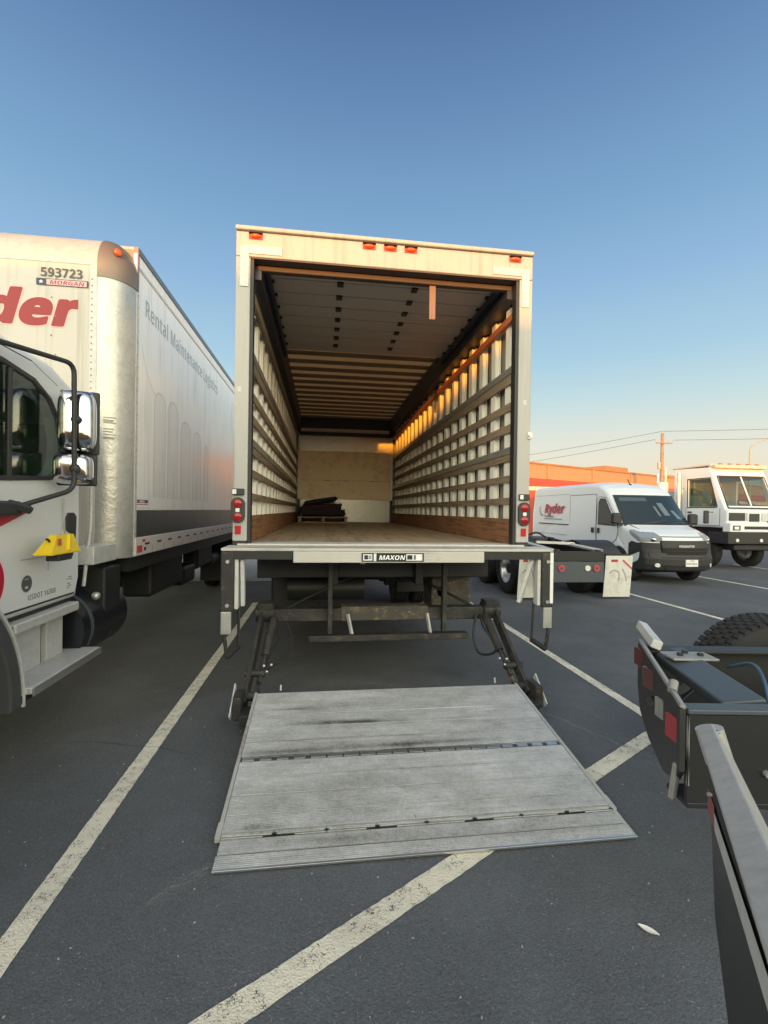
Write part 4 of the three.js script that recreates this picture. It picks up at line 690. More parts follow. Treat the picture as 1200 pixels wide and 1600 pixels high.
// ---------------------------------------------------------------- chassis in the right foreground (rails run to the right)
{
  const O = [1.75, 2.1], c = Math.cos(YAW), s = Math.sin(YAW), wx = c * O[0] + s * O[1], wz = s * O[0] - c * O[1];
  const T = thing('truck_chassis', 'bare black truck chassis end with tail lights and a silver rail in the right foreground', 'truck chassis', [wx, 0, wz]);
  T.rotation.y = -YAW; origins.set(T, V(O[0], 0, -O[1]));           // parts are written as (across, up, -depth) seen from the viewer
  part('frame_rail', [bx([1.10, 3.6], [.935, .955], [-1.72, -1.655], .006)], M.blueSteel, T); part('rail_web', bx([1.10, 3.6], [.62, .934], [-1.675, -1.658]), M.black, T);
  part('frame_rail', [bx([1.38, 3.6], [.935, .952], [-2.48, -2.38], .006), bx([1.38, 3.6], [.64, .934], [-2.48, -2.465])], M.black, T);
  part('rail_flange', bx([1.10, 3.6], [.60, .62], [-1.78, -1.655], .004), M.black, T);
  part('cross_member', [bar([1.50, .925, -2.44], [1.40, .915, -1.78], .16, .05, .01), bar([1.50, .66, -2.44], [1.40, .66, -1.78], .12, .02)], M.blueSteel, T);
  const g = part('cross_gusset', bx([1.40, 1.62], [.95, .962], [-2.34, -2.22], .004), M.dimSteel, T);
  part('gusset_bolt', [[1.46, -2.27], [1.56, -2.27], [1.51, -2.31]].map(([x, z]) => rod([x, .96, z], [x, .975, z], .014, .014, 6)), M.black, g);
  part('rail_bolt', [rod([1.44, .87, -2.462], [1.44, .87, -2.45], .018), rod([1.44, .79, -2.462], [1.44, .79, -2.45], .018), rod([1.5, .75, -1.657], [1.5, .75, -1.645], .016), rod([1.53, .88, -1.657], [1.53, .88, -1.645], .016)], M.bolt, T);
  const pl = prof([[-1.66, .955], [-1.66, .73], [-1.72, .665], [-1.9, .60], [-2.2, .59], [-2.42, .63], [-2.5, .74], [-2.5, .965]], [-.012, .012], .004);
  { const p = pl.attributes.position; for (let i = 0; i < p.count; i++) { const z = p.getZ(i); p.setX(i, p.getX(i) + 1.082 + (-z - 1.66) * .37); } pl.computeVertexNormals(); }
  const end = part('end_plate', pl, M.plastic, T);
  const at = (d, off = -.016) => 1.082 + (d - 1.66) * .37 + off;
  const onPlate = (name, d0, d1, y0, y1, mat) => part(name, bar([at((d0 + d1) / 2), y0, -(d0 + d1) / 2], [at((d0 + d1) / 2), y1, -(d0 + d1) / 2], .012, d1 - d0, .004).translate(0, 0, 0), mat, end);
  onPlate('tail_lens', 1.68, 1.77, .81, .90, M.redTape); onPlate('label_plate', 1.90, 1.97, .80, .88, M.dimSteel); onPlate('amber_lens', 2.08, 2.2, .84, .93, std({ color: rgb(.10, .04, .04), roughness: .4 })); onPlate('label_plate', 2.22, 2.27, .85, .91, M.galvDull); onPlate('reflector', 2.36, 2.46, .86, .95, std({ color: rgb(.10, .03, .03), roughness: .4 }));
  part('plate_edge', bar([at(1.66, 0), .962, -1.66], [at(2.5, 0), .972, -2.5], .02, .012, .002), M.dimSteel, end);
  part('plate_stay', bar([1.09, .74, -1.70], [1.085, .60, -1.72], .03, .02), M.dimSteel, T); part('plate_bolt', rod([1.13, .965, -1.80], [1.155, .99, -1.83], .017), M.dimSteel, T);
  for (let k = 0; k < 7; k++) { part('web_bolt', rod([1.22 + k * .16, .70 + (k % 3) * .03, -1.657], [1.22 + k * .16, .70 + (k % 3) * .03, -1.643], .013, .013, 6), M.dimSteel, T); }
  part('air_hose', pipe([[1.72, .90, -2.3], [1.70, .97, -2.12], [1.64, .93, -1.98], [1.60, .82, -1.9]], .008), std({ color: rgb(.04, .09, .15), roughness: .5 }), T);
  part('wiring', [pipe([[1.14, .78, -1.75], [1.25, .72, -1.9], [1.42, .74, -2.0], [1.7, .70, -2.05], [2.3, .74, -2.1]], .011), pipe([[1.18, .84, -1.85], [1.3, .80, -2.05], [1.5, .84, -2.2]], .008)], M.black, T);
  part('weld_seam', [pipe([[1.105, .93, -1.664], [1.104, .84, -1.663], [1.106, .76, -1.664], [1.105, .68, -1.663]], .006), pipe([[1.39, .925, -1.80], [1.44, .93, -1.795], [1.48, .925, -1.80]], .006)], M.dimSteel, T);
  part('top_bar', bar([1.40, .985, -2.36], [1.52, 1.0, -2.72], .05, .045, .006), M.galvDull, T);
  part('inner_pipe', bar([1.22, .80, -2.1], [1.55, .78, -2.35], .04, .03), M.steel, T);
  const wl = put('wheel', WH.t, M.rubber, T, 2.5, .5, -2.98); wl.rotation.y = Math.PI / 2;
  const blocks = []; for (let k = 0; k < 60; k++) for (const [x, o] of [[-.105, 0], [-.052, .5], [0, 0], [.052, .5], [.105, 0]]) { const a = (k + o) / 60 * Math.PI * 2; blocks.push(new THREE.BoxGeometry(.038, .016, .036).toNonIndexed().translate(x, .4975, 0).rotateX(a)); }
  const tb = new THREE.Mesh(metric(mergeGeometries(blocks)), M.rubber); tb.name = 'tread_blocks'; tb.userData.kind = 'stuff'; wl.add(tb);
  const rm = new THREE.Mesh(WH.r, M.galvDull); rm.name = 'rim'; wl.add(rm);
  // silver bumper rail coming towards the viewer
  const A = [1.058, .93, -1.47], B = [.424, 1.16, -.42];
  part('silver_rail', bar(A, B, .05, .105, .006), M.railGrey, T);
  part('rail_cap', rod([A[0] - .012, A[1] + .042, A[2] - .006], [A[0] + .012, A[1] - .06, A[2] + .012], .039, .039, 24), M.railGrey, T);
  part('rail_pin', new THREE.SphereGeometry(.012, 10, 8).scale(1, .4, 1).translate(A[0] - .008, A[1] + .044, A[2] + .022), M.black, T);
  const dir = V(...B).sub(V(...A)).normalize(), pt = (t, dx, y) => [A[0] + dir.x * t + dx, y, A[2] + dir.z * t];
  part('bumper_plate', (() => { const q = [pt(.22, -.03, .885), pt(1.2, -.03, 1.13), pt(1.2, -.01, .53), pt(.22, -.01, .53)], q2 = q.map(([x, y, z]) => [x + .012, y, z]); const a = []; const f = (a1, b1, c1, d1) => a.push(quad(a1, b1, c1, d1)); f(...q); f(...q2.slice().reverse()); for (let i = 0; i < 4; i++) f(q[i], q2[i], q2[(i + 1) % 4], q[(i + 1) % 4]); return a; })(), M.black, T);
  const tape = (t0, t1, y0, y1, mat, n) => part(n, quad(pt(t0, -.034, y0 + .25 * t0), pt(t1, -.034, y0 + .25 * t1), pt(t1, -.036, y1 + .25 * t1), pt(t0, -.036, y1 + .25 * t0)), mat, T);
  tape(.21, .40, .776, .838, M.redTape, 'red_tape'); tape(.401, 1.15, .778, .824, M.galvDull, 'white_tape');
  part('tape_bolt', new THREE.SphereGeometry(.007, 8, 6).translate(...pt(.27, -.036, .90)), M.dimSteel, T);
}
// ---------------------------------------------------------------- tandem chassis with white mud flaps
{
  const T = thing('tractor_chassis', 'black tandem axle truck chassis with fifth wheel and two white mud flaps beside the van', 'truck chassis', [4.85, 0, -8.6]);
  part('frame_rail', bx([4.12, 4.2], [.72, 1.0], [-15.5, -7.75], .008), M.steel, T); part('frame_rail', bx([4.92, 5.0], [.72, 1.0], [-15.5, -7.75], .008), M.steel, T);
  part('end_plate', [bx([4.04, 5.03], [.80, .975], [-7.76, -7.73], .006)], M.black, T);
  part('light_bar', [bx([4.04, 5.03], [.42, .79], [-7.77, -7.74], .006)], M.blueSteel, T);
  for (const [x, m, n] of [[4.21, M.redDull, 'tail_light'], [4.88, M.redDull, 'tail_light'], [4.71, M.clearLens, 'reverse_light']]) { const r = n === 'tail_light' ? .062 : .05; const l = part(n, rod([x, .675, -7.742], [x, .675, -7.72], r, r, 24), m, T); if (n === 'tail_light') part('lamp_centre', rod([x, .675, -7.719], [x, .675, -7.716], .028, .028, 16), M.blueSteel, l); }
  part('rail_arm', [bar([4.06, .99, -7.76], [3.72, 1.12, -8.5], .06, .04), bar([5.0, .98, -7.76], [4.62, 1.08, -8.5], .06, .04), bar([4.0, 1.1, -8.3], [4.8, 1.07, -8.35], .05, .05)], M.galvDull, T);
  part('fifth_wheel', [rod([4.45, 1.08, -9.5], [4.45, 1.13, -9.5], .48, .48, 28), bx([4.1, 4.9], [1.0, 1.09], [-9.9, -9.2], .02), bar([4.2, 1.12, -9.1], [4.05, 1.05, -8.6], .16, .04), bar([4.7, 1.12, -9.1], [4.85, 1.05, -8.6], .16, .04)], M.steel, T);
  part('air_line', [pipe([[3.9, 1.15, -9.4], [4.0, 1.25, -9.3], [4.2, 1.18, -9.2], [4.4, 1.24, -9.1], [4.6, 1.15, -9.1]], .02), pipe([[3.8, 1.1, -9], [3.95, 1.2, -9.05], [4.15, 1.14, -9], [4.3, 1.1, -8.9]], .02)], M.black, T);
  for (const z of [-9.1, -10.45]) { for (const [x, f] of [[3.84, -1], [4.15, 1], [5.35, -1], [5.78, 1]]) wheel(T, x, .5, z, f, M.alu); part('axle', rod([3.8, .5, z], [5.8, .5, z], .1), M.steel, T); }
  const flapTex = (logo) => std({ side: THREE.DoubleSide, roughness: .7, map: canvasTex(512, 768, (c, w, h) => { c.fillStyle = '#d3d2cc'; c.fillRect(0, 0, w, h); let s = logo ? 5 : 9; const r = () => { s = (s * 1664525 + 1013904223) >>> 0; return s / 4294967296; };
    for (let k = 0; k < 60; k++) { c.fillStyle = `rgba(${r() < .5 ? '150,146,138' : '232,230,224'},${.05 + r() * .12})`; c.beginPath(); c.ellipse(r() * w, r() * h, 20 + r() * 90, 10 + r() * 60, r() * 3, 0, 7); c.fill(); }
    c.strokeStyle = 'rgba(120,122,124,.55)'; c.lineWidth = 30; c.beginPath(); c.moveTo(90, 330); c.quadraticCurveTo(170, 230, 250, 300); c.quadraticCurveTo(300, 330, 260, 470); c.stroke(); c.beginPath(); c.moveTo(330, 240); c.quadraticCurveTo(400, 360, 420, 480); c.stroke();
    c.fillStyle = '#a83a40'; c.fillRect(110, 70, 130, 46); c.save(); c.translate(330, 80); c.rotate(.72); c.fillStyle = '#b8696c'; c.fillRect(0, -20, 300, 40); c.restore(); }) });
  const flap = (x0, x1, name) => { const g = new RoundedBoxGeometry(x1 - x0, .80, .012, 2, .004), p = g.attributes.position; for (let i = 0; i < p.count; i++) { const y = p.getY(i); p.setZ(i, p.getZ(i) + .05 * Math.sin((y + .4) * 2.1) ); p.setX(i, p.getX(i) + y * .03); } g.computeVertexNormals();
    const u = g.attributes.uv; for (let i = 0; i < p.count; i++) u.setXY(i, p.getX(i) / (x1 - x0) + .5, p.getY(i) / .8 + .5);
    const m = new THREE.Mesh(g, flapTex(x0 > 5)); m.name = name; m.position.set((x0 + x1) / 2 - 4.85, .445, -8.32 + 8.6); m.castShadow = true; T.add(m); part('flap_hanger', bar([x0 + .02, .86, -8.3], [x1 - .02, .86, -8.3], .03, .03), M.black, T); };
  flap(5.40, 5.96, 'mud_flap'); flap(3.66, 4.04, 'mud_flap');
  part('quarter_fender', (() => { const sh = new THREE.Shape(); sh.absarc(9.1, .5, .60, .1, Math.PI * .8, false); sh.absarc(9.1, .5, .57, Math.PI * .8, .1, true); return prof(sh, [5.2, 5.95], .004); })(), M.plastic, T);
}
// ---------------------------------------------------------------- white van
{
  const xl = 7.30, xr = 9.24, xc = 8.27, T = thing('cargo_van', 'white high roof cargo van with black bumper and red logo on its side', 'van', [8.27, 0, -12.6]);
  const sh = new THREE.Shape(), pts = [[-9.86, .50], [-9.80, .62], [-9.775, .80], [-9.80, 1.0], [-9.86, 1.10], [-9.98, 1.19], [-10.2, 1.28], [-10.46, 1.36], [-10.54, 1.40], [-11.20, 2.13], [-11.30, 2.22], [-11.5, 2.36], [-11.8, 2.48], [-12.3, 2.55], [-15.6, 2.56], [-15.78, 2.48], [-15.86, 1.6], [-15.86, .42], [-15.2, .38]];
  sh.moveTo(9.86, .50); for (const [z, y] of pts.slice(1)) sh.lineTo(-z, y);
  sh.lineTo(15.16, .38); sh.absarc(14.75, .38, .41, 0, Math.PI, false); sh.lineTo(11.12, .36); sh.absarc(10.7, .36, .42, 0, Math.PI, false); sh.lineTo(9.86, .50);
  const warp = (g, e = 0) => {                                      // tumblehome and the bowed nose, shared by the body and all that sits on it
    const p = g.attributes.position;
    for (let i = 0; i < p.count; i++) {
      const x = p.getX(i), y = p.getY(i), z = p.getZ(i), u = (x - xc) / .97, k = 1 - .06 * sat((y - 1.25) / 1.25) - .015 * sat((.9 - y) / .6);
      const nose = sat((z + 11.9) / 1.9), f = 1 - .05 * nose * nose;
      p.setXYZ(i, xc + (x - xc) * k * f, y - .05 * u * u * sat((y - 2.2) / .3), z - (.06 + .30 * nose) * Math.abs(u) ** 2.6 * sat((z + 12.6) / 1.2));
    }
    g.computeVertexNormals(); return g;
  };
  const ext = (shape, X, bev, o = {}) => { const g = new THREE.ExtrudeGeometry(shape, { depth: X[1] - X[0] - 2 * bev, steps: 18, bevelEnabled: bev > 0, bevelThickness: bev, bevelSize: o.size ?? bev * .8, bevelOffset: -(o.size ?? bev * .8), bevelSegments: 5, curveSegments: 16 }); return g.rotateY(Math.PI / 2).translate(X[0] + bev, 0, 0); };
  const P2 = (a) => new THREE.Shape(a.map(([z, y]) => new THREE.Vector2(-z, y)));
  const wpart = (name, geos, mat, parent = T) => part(name, (Array.isArray(geos) ? geos : [geos]).map((g) => warp(g)), mat, parent);
  wpart('body', ext(sh, [xl, xr], .13, { size: .09 }), M.vanWhite);
  // a patch of the side, standing e proud
  const side = (name, pl, mat, e, parent = T) => wpart(name, ext(P2(pl), [xl - e, xl - e + .012], .001, { size: .001 }), mat, parent);
  const gap = M.seam, ring = (pl, w) => { const s = P2(pl), c = pl.reduce((a, [z, y]) => [a[0] + z / pl.length, a[1] + y / pl.length], [0, 0]); s.holes.push(new THREE.Path(pl.map(([z, y]) => { const dz = z - c[0], dy = y - c[1], L = Math.hypot(dz, dy); return new THREE.Vector2(-(c[0] + dz * (1 - w / L)), c[1] + dy * (1 - w / L)); }))); return s; };
  const outline = (name, pl, w, mat, e, parent = T) => wpart(name, ext(ring(pl, w), [xl - e, xl - e + .012], .001, { size: .001 }), mat, parent);
  const dpl = [[-11.02, .85], [-11.15, .50], [-11.80, .48], [-11.86, 1.3], [-11.86, 2.02], [-11.76, 2.12], [-11.38, 2.10], [-10.76, 1.44], [-10.70, 1.2], [-10.78, 1.0]];
  const dr = side('front_door', dpl, M.vanWhite, .003); outline('door_gap', dpl, .016, gap, .006, dr);
  const wpl = [[-10.84, 1.37], [-11.74, 1.39], [-11.76, 1.95], [-11.68, 2.04], [-11.40, 2.03]];
  side('window_seal', wpl.map(([z, y]) => [-11.4 + (z + 11.4) * 1.07, 1.7 + (y - 1.7) * 1.09]), M.vanPlastic, .006, dr); side('door_window', wpl, M.vanGlass, .010, dr);
  side('door_handle', [[-11.64, 1.13], [-11.76, 1.13], [-11.76, 1.27], [-11.64, 1.27]], M.vanPlastic, .02, dr);
  const spl = [[-11.90, .48], [-13.3, .48], [-13.32, 2.2], [-11.90, 2.2]], sl = side('sliding_door', spl, M.vanWhite, .003);
  outline('door_gap', spl, .02, gap, .006, sl); side('door_handle', [[-11.96, 1.13], [-12.08, 1.13], [-12.08, 1.27], [-11.96, 1.27]], M.vanPlastic, .02, sl);
  side('door_rail', [[-13.34, 1.29], [-15.3, 1.29], [-15.3, 1.32], [-13.34, 1.32]], gap, .006);
  for (const y of [.98, 2.24]) side('body_crease', [[-13.4, y], [-15.6, y], [-15.6, y + .012], [-13.4, y + .012]], M.greyPaint, .005);
  side('lower_cladding', [[-11.25, .40], [-14.3, .40], [-14.3, .60], [-11.2, .58]], M.vanPlastic, .012);
  const sq = quad([xl - .016, 1.42, -15.35], [xl - .016, 1.42, -13.5], [xl - .016, 2.0, -13.5], [xl - .016, 2.0, -15.35]); warp(sq);
  decal('side_logo', sq, print(1024, 320, (c, w, h) => { c.clearRect(0, 0, w, h); c.save(); c.translate(190, 190); c.transform(1.15, 0, -.28, 1, 0, 0); c.font = 'bold 220px sans-serif'; c.fillStyle = '#b8384a'; c.strokeStyle = '#b8384a'; c.lineWidth = 8; c.strokeText('Ryder', 30, 0); c.fillText('Ryder', 30, 0); c.restore(); c.strokeStyle = '#33363a'; c.lineWidth = 16; c.beginPath(); c.arc(170, 120, 115, Math.PI * .45, Math.PI * 1.15); c.stroke(); c.fillStyle = '#45484c'; c.font = 'bold 62px sans-serif'; c.fillText('Ever better.', 260, 272); c.fillRect(230, 292, 660, 10); }), T);
  // windscreen on the raked, bowed plane
  const W0 = [-10.54, 1.40], W1 = [-11.20, 2.13];
  const scr = (a0, b0, a1, b1, t0, t1, e) => {                     // grid between the lower span a0..b0 and the upper span a1..b1
    const n = 16, m = 4, pos = [], idx = [], uv = [];
    for (let j = 0; j <= m; j++) for (let i = 0; i <= n; i++) { const t = t0 + (t1 - t0) * j / m, f = i / n, a = a0 + (a1 - a0) * j / m, b = b0 + (b1 - b0) * j / m; pos.push(a + (b - a) * f, W0[1] + (W1[1] - W0[1]) * t + .67 * e, W0[0] + (W1[0] - W0[0]) * t + .742 * e); uv.push(f, j / m); if (i < n && j < m) { const k = j * (n + 1) + i; idx.push(k, k + 1, k + n + 2, k, k + n + 2, k + n + 1); } }
    const g = new THREE.BufferGeometry(); g.setAttribute('position', new THREE.Float32BufferAttribute(pos, 3)); g.setAttribute('uv', new THREE.Float32BufferAttribute(uv, 2)); g.setIndex(idx); g.computeVertexNormals(); return g;
  };
  wpart('windscreen_seal', scr(xl + .02, xr - .02, xl + .07, xr - .07, -.06, 1.03, .008), M.vanPlastic);
  wpart('windscreen', scr(xl + .055, xr - .055, xl + .10, xr - .10, .02, .985, .013), M.vanGlass);
  wpart('dash_card', [scr(8.45, 8.62, 8.42, 8.58, .30, .74, .016)], M.dashTint); wpart('dash_card', [scr(8.80, 8.96, 8.72, 8.82, .18, .48, .016)], M.dashTint); wpart('dash_card', [scr(8.28, 8.34, 8.26, 8.32, .28, .62, .016)], M.dashTint);
  wpart('sun_visor', scr(xl + .16, 8.18, xl + .18, 8.18, .80, .93, .016), M.visorTint);
  wpart('wiper', [bar([7.75, 1.425, -10.53], [8.35, 1.50, -10.59], .022, .015)], M.vanPlastic); wpart('wiper', [bar([8.5, 1.425, -10.53], [9.0, 1.50, -10.59], .022, .015)], M.vanPlastic);
  wpart('bonnet_gap', [ext(P2([[-9.885, 1.125], [-9.9, 1.14], [-9.91, 1.13], [-9.895, 1.115]]), [xl + .35, xr - .35], .001)], gap);
  for (const s of [-1, 1]) wpart('bonnet_gap', [bar([xc + s * .70, 1.14, -9.90], [xc + s * .84, 1.385, -10.5], .012, .02, .002)], gap);
  // front end: bumper and grille follow the bowed nose
  wpart('bumper', ext(P2([[-9.735, .36], [-9.70, .48], [-9.70, .62], [-9.73, .70], [-9.76, .84], [-9.86, .86], [-10.25, .83], [-10.28, .36], [-9.9, .30]]), [xl + .01, xr - .01], .06, { size: .03 }), M.vanPlastic);
  wpart('grille', ext(P2([[-9.735, .70], [-9.725, .88], [-9.765, 1.04], [-9.9, 1.055], [-9.95, .70]]), [xl + .34, xr - .34], .04, { size: .02 }), M.grilleBlack);
  wpart('grille_bar', [ext(P2([[-9.716, .80], [-9.716, .815], [-9.74, .815], [-9.74, .80]]), [xl + .42, xr - .42], .001)], M.black); wpart('grille_bar', [ext(P2([[-9.695, .565], [-9.695, .58], [-9.72, .58], [-9.72, .565]]), [xl + .34, xr - .34], .001)], M.black); wpart('grille_bar', [ext(P2([[-9.70, .65], [-9.70, .665], [-9.73, .665], [-9.73, .65]]), [xl + .34, xr - .34], .001)], M.black);
  wpart('lower_intake', [ext(P2([[-9.70, .37], [-9.69, .43], [-9.72, .44], [-9.75, .37]]), [xl + .4, xr - .4], .004)], M.black);
  for (const s of [-1, 1]) {
    const X = (a, b) => (s < 0 ? [xl + a, xl + b] : [xr - b, xr - a]);
    wpart('headlight', ext(P2([[-9.80, 1.00], [-9.80, 1.10], [-9.93, 1.175], [-10.22, 1.28], [-10.26, 1.22], [-10.1, 1.06], [-9.95, .99]]), X(.0, .40), .035, { size: .02 }), M.headlamp);
    wpart('lamp_bulb', new THREE.SphereGeometry(.055, 14, 10).translate(X(.22, .22)[0], 1.06, -9.815), M.chrome);
    wpart('bumper_wing', ext(P2([[-9.76, .78], [-9.775, .985], [-9.92, .99], [-10.12, 1.02], [-10.26, .95], [-10.28, .6]]), X(-.002, .36), .03, { size: .02 }), M.vanPlastic);
    wpart('corner_intake', ext(P2([[-9.705, .64], [-9.735, .76], [-9.80, .78], [-9.85, .66]]), X(.10, .44), .01), M.black);
    wpart('fog_light', rod([X(.24, .24)[0], .47, -9.8], [X(.24, .24)[0], .47, -9.685], .048, .048, 18), M.clearLens);
    const q = s < 0 ? xl : xr;
    part('door_mirror', [bx([q + s * .10 - .12, q + s * .10 + .12], [1.40, 1.68], [-10.94, -10.80], .05), bx([q + s * -.02 - .09, q + s * -.02 + .09], [1.36, 1.43], [-10.92, -10.82], .02)], M.vanPlastic, T);
  }
  const bq = quad([8.0, .89, -9.716], [8.54, .89, -9.716], [8.54, .955, -9.716], [8.0, .955, -9.716]);
  decal('maker_badge', bq, print(512, 58, (c, w, h) => { c.clearRect(0, 0, w, h); c.fillStyle = '#d4d6da'; c.font = 'bold 64px sans-serif'; c.textBaseline = 'middle'; c.fillText('PROMASTER', 6, h / 2 + 3, w - 12); }), T);
  const pk = part('number_plate', bx([8.16, 8.47], [.455, .615], [-9.705, -9.685], .003), M.clearLens, T);
  decal('plate_print', quad([8.17, .46, -9.683], [8.46, .46, -9.683], [8.46, .61, -9.683], [8.17, .61, -9.683]), print(256, 128, (c, w, h) => { c.fillStyle = '#e4e4e2'; c.fillRect(0, 0, w, h); c.fillStyle = '#a3443f'; c.fillRect(80, 10, 96, 14); c.fillStyle = '#44506e'; c.font = 'bold 62px sans-serif'; c.textBaseline = 'middle'; c.fillText('93416X2', 12, 74, 232); }), pk);
  part('antenna', [rod([8.2, 2.45, -11.75], [8.2, 2.62, -11.87], .012), new THREE.SphereGeometry(.035, 10, 8).scale(1, .7, 1.4).translate(8.2, 2.46, -11.75)], M.vanPlastic, T);
  { const a = new THREE.Shape(); a.absarc(10.7, .36, .475, -.05, Math.PI + .05, false); a.absarc(10.7, .36, .41, Math.PI + .05, -.05, true); wpart('wheel_arch', ext(a, [xl - .008, xl + .10], .004), M.vanPlastic); }
  part('under_floor', bx([xl + .2, xr - .2], [.25, .5], [-15.6, -10.3]), M.black, T);
  T.position.x += .17;
  for (const z of [-10.7, -14.75]) { wheel(T, xl + .17, .345, z, -1, M.greyPaint, true); wheel(T, xr - .17, .345, z, 1, M.greyPaint, true); }
}
// ---------------------------------------------------------------- white cabover truck behind the van
{
  const T = thing('cabover_truck', 'white flat fronted cabover truck with two upright exhaust stacks behind the van', 'truck', [13.0, 0, -14]);
  origins.set(T, V(13.0, -.30, -14));                                // the cab stands .3 m above the heights written below
  const xl = 11.95, xr = 13.8;
  part('cab', carve(prof([[-12.36, .98], [-12.34, 1.50], [-12.42, 1.56], [-12.86, 2.58], [-13.0, 2.86], [-14.5, 2.90], [-14.55, .98]], [xl, xr], .06, { seg: 3 }),
    prof([[-12.44, 1.04], [-12.42, 1.5], [-12.5, 1.58], [-12.93, 2.56], [-13.05, 2.78], [-14.44, 2.82], [-14.48, 1.04]], [xl + .07, xr - .07]),
    prof([[-12.60, 1.62], [-13.0, 2.54], [-12.6, 2.70], [-12.2, 1.7]], [xl + .13, xr - .13]), prof([[-12.72, 1.62], [-13.85, 1.62], [-13.85, 2.5], [-13.0, 2.5]], [xl - .1, xr + .1]), bx([xl + .35, xr - .35], [1.75, 2.45], [-14.7, -14.3])), M.vanWhite, T);
  part('windscreen', quad([xl + .12, 1.61, -12.462], [xr - .12, 1.61, -12.462], [xr - .12, 2.55, -12.867], [xl + .12, 2.55, -12.867]), M.clearGlass, T);
  part('side_window', prof([[-12.72, 1.62], [-13.85, 1.62], [-13.85, 2.5], [-13.0, 2.5]], [xl + .03, xl + .034]), M.clearGlass, T); part('side_window', prof([[-12.72, 1.62], [-13.85, 1.62], [-13.85, 2.5], [-13.0, 2.5]], [xr - .034, xr - .03]), M.clearGlass, T);
  part('rear_window', bx([xl + .35, xr - .35], [1.75, 2.45], [-14.515, -14.51]), M.clearGlass, T);
  { const fr = (z0, z1, y0, y1) => [bx([xl - .008, xl + .02], [y0, y1], [z0, z1], .004)]; part('window_frame', [...fr(-13.9, -13.86, 1.58, 2.54), ...fr(-13.9, -12.72, 1.58, 1.615), ...fr(-13.9, -13.0, 2.505, 2.54), bar([xl + .006, 1.6, -12.70], [xl + .006, 2.54, -12.99], .028, .03)], M.plastic, T); }
  part('screen_frame', [bar([xl + .1, 1.58, -12.425], [xr - .1, 1.58, -12.425], .05, .03), bar([xl + .1, 2.57, -12.865], [xr - .1, 2.57, -12.865], .05, .03), bar([xl + .1, 1.58, -12.425], [xl + .1, 2.57, -12.865], .04, .03), bar([xr - .1, 1.58, -12.425], [xr - .1, 2.57, -12.865], .04, .03)], M.plastic, T);
  for (const x of [12.35, 13.35]) { const st = part('seat', [bx([x - .25, x + .25], [1.2, 1.4], [-13.9, -13.4], .05), bx([x - .24, x + .24], [1.35, 2.0], [-14.1, -13.95], .05)], M.cabInside, T); part('head_rest', bx([x - .13, x + .13], [2.03, 2.22], [-14.1, -14.0], .04), M.cabInside, st); }
  part('steering_wheel', new THREE.TorusGeometry(.24, .018, 8, 24).rotateX(-1.0).translate(13.35, 1.72, -13.1), M.plastic, T);
  part('dashboard', bx([xl + .08, xr - .08], [1.3, 1.56], [-12.9, -12.52], .04), M.plastic, T);
  part('door_gap', [bx([xl - .003, xl + .002], [1.05, 1.58], [-13.94, -13.925]), bx([xl - .003, xl + .002], [1.05, 1.58], [-12.62, -12.605]), bx([xl - .003, xl + .002], [1.035, 1.05], [-13.94, -12.605])], M.seam, T); part('door_handle', bx([xl - .03, xl + .002], [1.42, 1.47], [-13.85, -13.68], .01), M.plastic, T);
  part('grab_handle', bentPipe([[xl, 1.2, -14.05], [xl - .06, 1.25, -14.05], [xl - .06, 2.2, -14.05], [xl, 2.25, -14.05]], .014, .03), M.chrome, T);
  part('roof_visor', [bx([xl + .02, xr - .02], [2.82, 2.93], [-13.1, -12.82], .02)], std({ color: rgb(.55, .44, .38), roughness: .6 }), T);
  part('roof_panel', bx([xl + .005, xr - .005], [2.90, 2.96], [-14.6, -13.0], .02), std({ color: rgb(.6, .5, .44), roughness: .6 }), T);
  for (let k = 0; k < 5; k++) part('marker_light', bx([12.2 + k * .32, 12.3 + k * .32], [2.931, 2.98], [-12.98, -12.9], .012), M.amberLens, T);
  part('screen_divider', bar([12.87, 1.60, -12.44], [12.87, 2.56, -12.85], .04, .025), M.vanWhite, T);
  part('grille_opening', [bx([xl + .05, xl + .58], [1.20, 1.44], [-12.36, -12.325], .01)], M.plastic, T); part('grille_opening', bx([12.68, 13.02], [1.18, 1.42], [-12.36, -12.325], .01), M.plastic, T); part('grille_opening', bx([13.3, 13.62], [1.16, 1.45], [-12.36, -12.325], .01), M.plastic, T);
  part('grille_bar', [bx([xl + .62, 12.62], [1.2, 1.44], [-12.345, -12.318], .006), bx([13.1, 13.3], [1.2, 1.44], [-12.345, -12.318], .006)], M.galvDull, T);
  part('front_bumper', [bx([xl - .02, xr + .02], [.86, 1.14], [-12.5, -12.22], .03)], M.vanWhite, T);
  part('bumper_slot', bx([12.4, 13.25], [.95, 1.04], [-12.23, -12.212], .01), M.black, T);
  for (const x of [12.14, 13.6]) { const h = part('headlight', bx([x - .12, x + .12], [.92, 1.06], [-12.225, -12.20], .02), M.plastic, T); part('lens', bx([x - .09, x + .06], [.945, 1.03], [-12.2, -12.192], .01), M.clearLens, h); }
  part('lower_bumper', [bx([xl - .05, xr + .3], [.50, .855], [-13, -12.25], .03), bx([xl + .3, xr - .2], [.30, .5], [-13, -12.4], .05)], M.black, T);
  for (const x of [12.2, 13.0]) part('fog_light', rod([x, .62, -12.26], [x, .62, -12.235], .05), M.clearLens, T);
  for (const [x, z, r] of [[11.72, -13.98, .055], [11.55, -14.75, .05]]) { const st = part('exhaust_stack', rod([x, .95, z], [x, 2.74, z], r, r, 20), M.chrome, T); part('stack_guard', rod([x, 1.5, z], [x, 2.3, z], r * 1.5, r * 1.5, 20), M.alu, st); }
